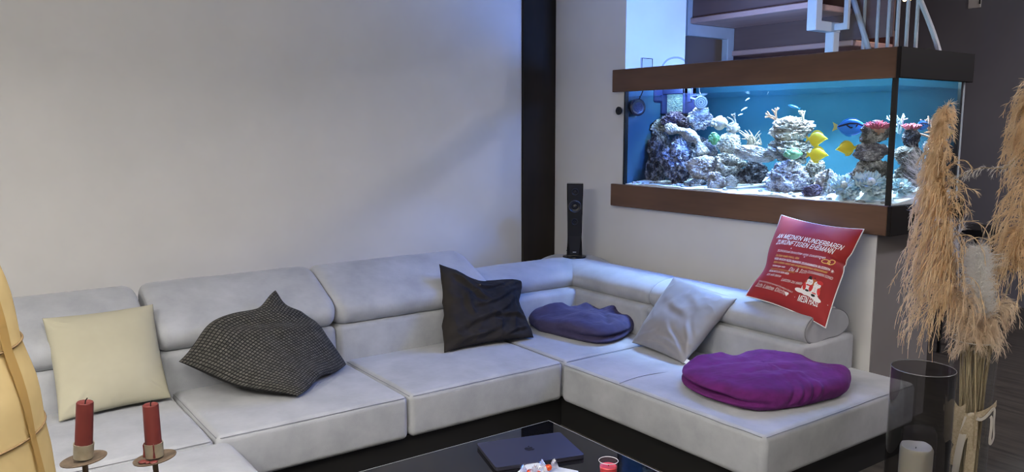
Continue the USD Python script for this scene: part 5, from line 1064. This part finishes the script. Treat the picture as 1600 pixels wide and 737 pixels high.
# equipment --------------------------------------------------------
M['pump'] = plain('pump_black', (.012, .014, .03), .35); M['boxblue'] = plain('filter_box', (.03, .035, .12), .3); M['pumpgrey'] = plain('pump_grey', (.09, .10, .14), .4)
pc_ = np.array([.812, .066, at(981, 168, 'y', .06)[2]]); pw_ = thing('wave_pump', 'black round wave pump stuck on the left end of the front pane', 'pump', pc_)
Rp = lambda c, d: frame_from(c, np.cross([0, 0, 1], d), d)
ndir = np.array([1.0, -.30, 0.0]) / 1.044; Mq = Rp(pc_, ndir)
obj('body', moved(lathe([(0, -.03), (.040, -.028), (.056, -.01), (.058, .012), (.048, .020), (.040, .016), (0, .012)], (0, 0, 0), 32), Mq), M['pump'], pw_, smooth=40)
obj('grille', cat_(*[moved(tube([[r * math.cos(a), r * math.sin(a), .018] for a in np.arange(28) * 2 * math.pi / 28], .0022, 6, closed=True), Mq) for r in (.012, .022, .031)], *[moved(tube([[0, 0, .019], [.034 * math.cos(a), .034 * math.sin(a), .019]], .0018, 5), Mq) for a in np.arange(8) * math.pi / 4]), M['boxblue'], pw_)
ob = at(966, 172, 'y', -.03); obj('magnet', lathe([(0, 0), (.026, 0), (.028, .01), (0, .018)], (0, 0, 0), 24).apply_transform(frame_from(at(968, 173, 'y', TY0_ - .002), [1, 0, 0], [0, -1, 0])), M['black'], pw_)
obj('cable', tube(spline([pc_ + [0, .0, .04], pc_ + [.02, .02, .09], pc_ + [.04, .02, .18]], 14), .004, 6), M['black'], pw_, smooth=True)
# weir panel at left: bluish partition
q0, q1 = at(1006, 200, 'y', .40), at(1040, 200, 'y', .40)
wp = thing('weir_panel', 'pale blue glass partition in the left end of the tank', 'panel', (q0[0], .42, 1.13))
pmat = mottled('weir_panel_blue', (.16, .27, .36), (.30, .42, .50), 6, .3)
obj('panel', box(q0[0] - .16, q0[0] + .02, .50, .512, 1.12, 1.83), pmat, wp, smooth=False); obj('panel', box(q0[0] + .02, q0[0] + .03, .40, .512, 1.12, 1.83), pmat, wp, smooth=False)
# dark return unit top left
a0, a1 = at(1000, 141, 'y', .30), at(1030, 160, 'y', .30)
ru = thing('skimmer', 'dark blue surface skimmer hanging below the top trim', 'filter', (a0 + a1) / 2); obj('body', box(a0[0], a1[0], .26, .36, a1[2], a0[2] + .03, .012), M['boxblue'], ru, smooth=False); obj('hose', tube(spline([[a0[0] + .02, .3, a0[2] + .02], [a0[0] - .03, .28, a0[2] + .05], [a0[0] - .05, .26, a0[2] + .10]], 12), .006, 8), M['pump'], ru, smooth=True)
# filter box frame
f0, f1 = at(1034, 142, 'y', .34), at(1070, 178, 'y', .34)
fb = thing('filter_box', 'dark blue framed filter box at the upper left of the tank', 'filter', [(f0[0] + f1[0]) / 2, .40, f1[2]])
fx0, fx1, fz0, fz1 = f0[0], f1[0], f1[2], f0[2] + .03
obj('frame', cat_(box(fx0, fx0 + .020, .33, .45, fz0, fz1, .003), box(fx1 - .016, fx1, .33, .45, fz0, fz1, .003), box(fx0, fx1, .33, .45, fz1 - .055, fz1, .003), box(fx0, fx1, .33, .45, fz0, fz0 + .010, .003)), M['boxblue'], fb, smooth=False)
obj('sponge', box(fx0 + .02, fx1 - .016, .37, .44, fz0 + .01, fz1 - .055, .004), rockmat('filter_sponge', (.10, .16, .24), (.42, .50, .55), (.66, .66, .60), 30), fb, smooth=False)
# round grey pump
gc = at(1095, 160, 'y', .30); gq = thing('circulation_pump', 'round grey grilled circulation pump above the left reef', 'pump', gc); nd = CAM - gc; nd[2] = 0; nd /= np.linalg.norm(nd); Mg = Rp(gc, nd)
obj('body', moved(lathe([(0, -.05), (.030, -.048), (.040, -.02), (.044, .0), (.042, .014), (.034, .016), (0, .010)], (0, 0, 0), 32), Mg), M['pumpgrey'], gq, smooth=40)
obj('grille', cat_(*[moved(tube([[r * math.cos(a), r * math.sin(a), .016] for a in np.arange(32) * 2 * math.pi / 32], .0020, 6, closed=True), Mg) for r in (.012, .024, .036)], *[moved(tube([[.008 * math.cos(a), .008 * math.sin(a), .016], [.042 * math.cos(a + .4), .042 * math.sin(a + .4), .012]], .0018, 5), Mg) for a in np.arange(12) * math.pi / 6]), plain('pump_grille', (.26, .28, .34), .4), gq)
ga = at(1078, 148, 'y', .34); obj('bracket', union(box(ga[0] - .018, ga[0] + .012, .33, .36, ga[2] - .05, ga[2] + .10, .004), tube([ga + [0, 0, -.02], gc + np.array([0, .03, 0])], .008, 8)), M['boxblue'], gq)
obj('cable', tube(spline([gc + [0, .03, .03], gc + [-.05, .05, .06], gc + [-.06, .05, .14]], 12), .0035, 6), M['pump'], gq, smooth=True)
# hose arching over the hood
hp = [at(x, y, 'y', .10) for x, y in ((1034, 106), (1040, 96), (1053, 90), (1066, 92), (1074, 100))]
obj('air_hose', tube(spline([hp[0] - [0, 0, .10]] + hp + [hp[-1] - [0, 0, .10]], 30), .006, 8), pane_mat('white_hose', (.75, .78, .82), .2, 1.6), smooth=True, label='clear hose arching over the top trim at the left', cat='hose')
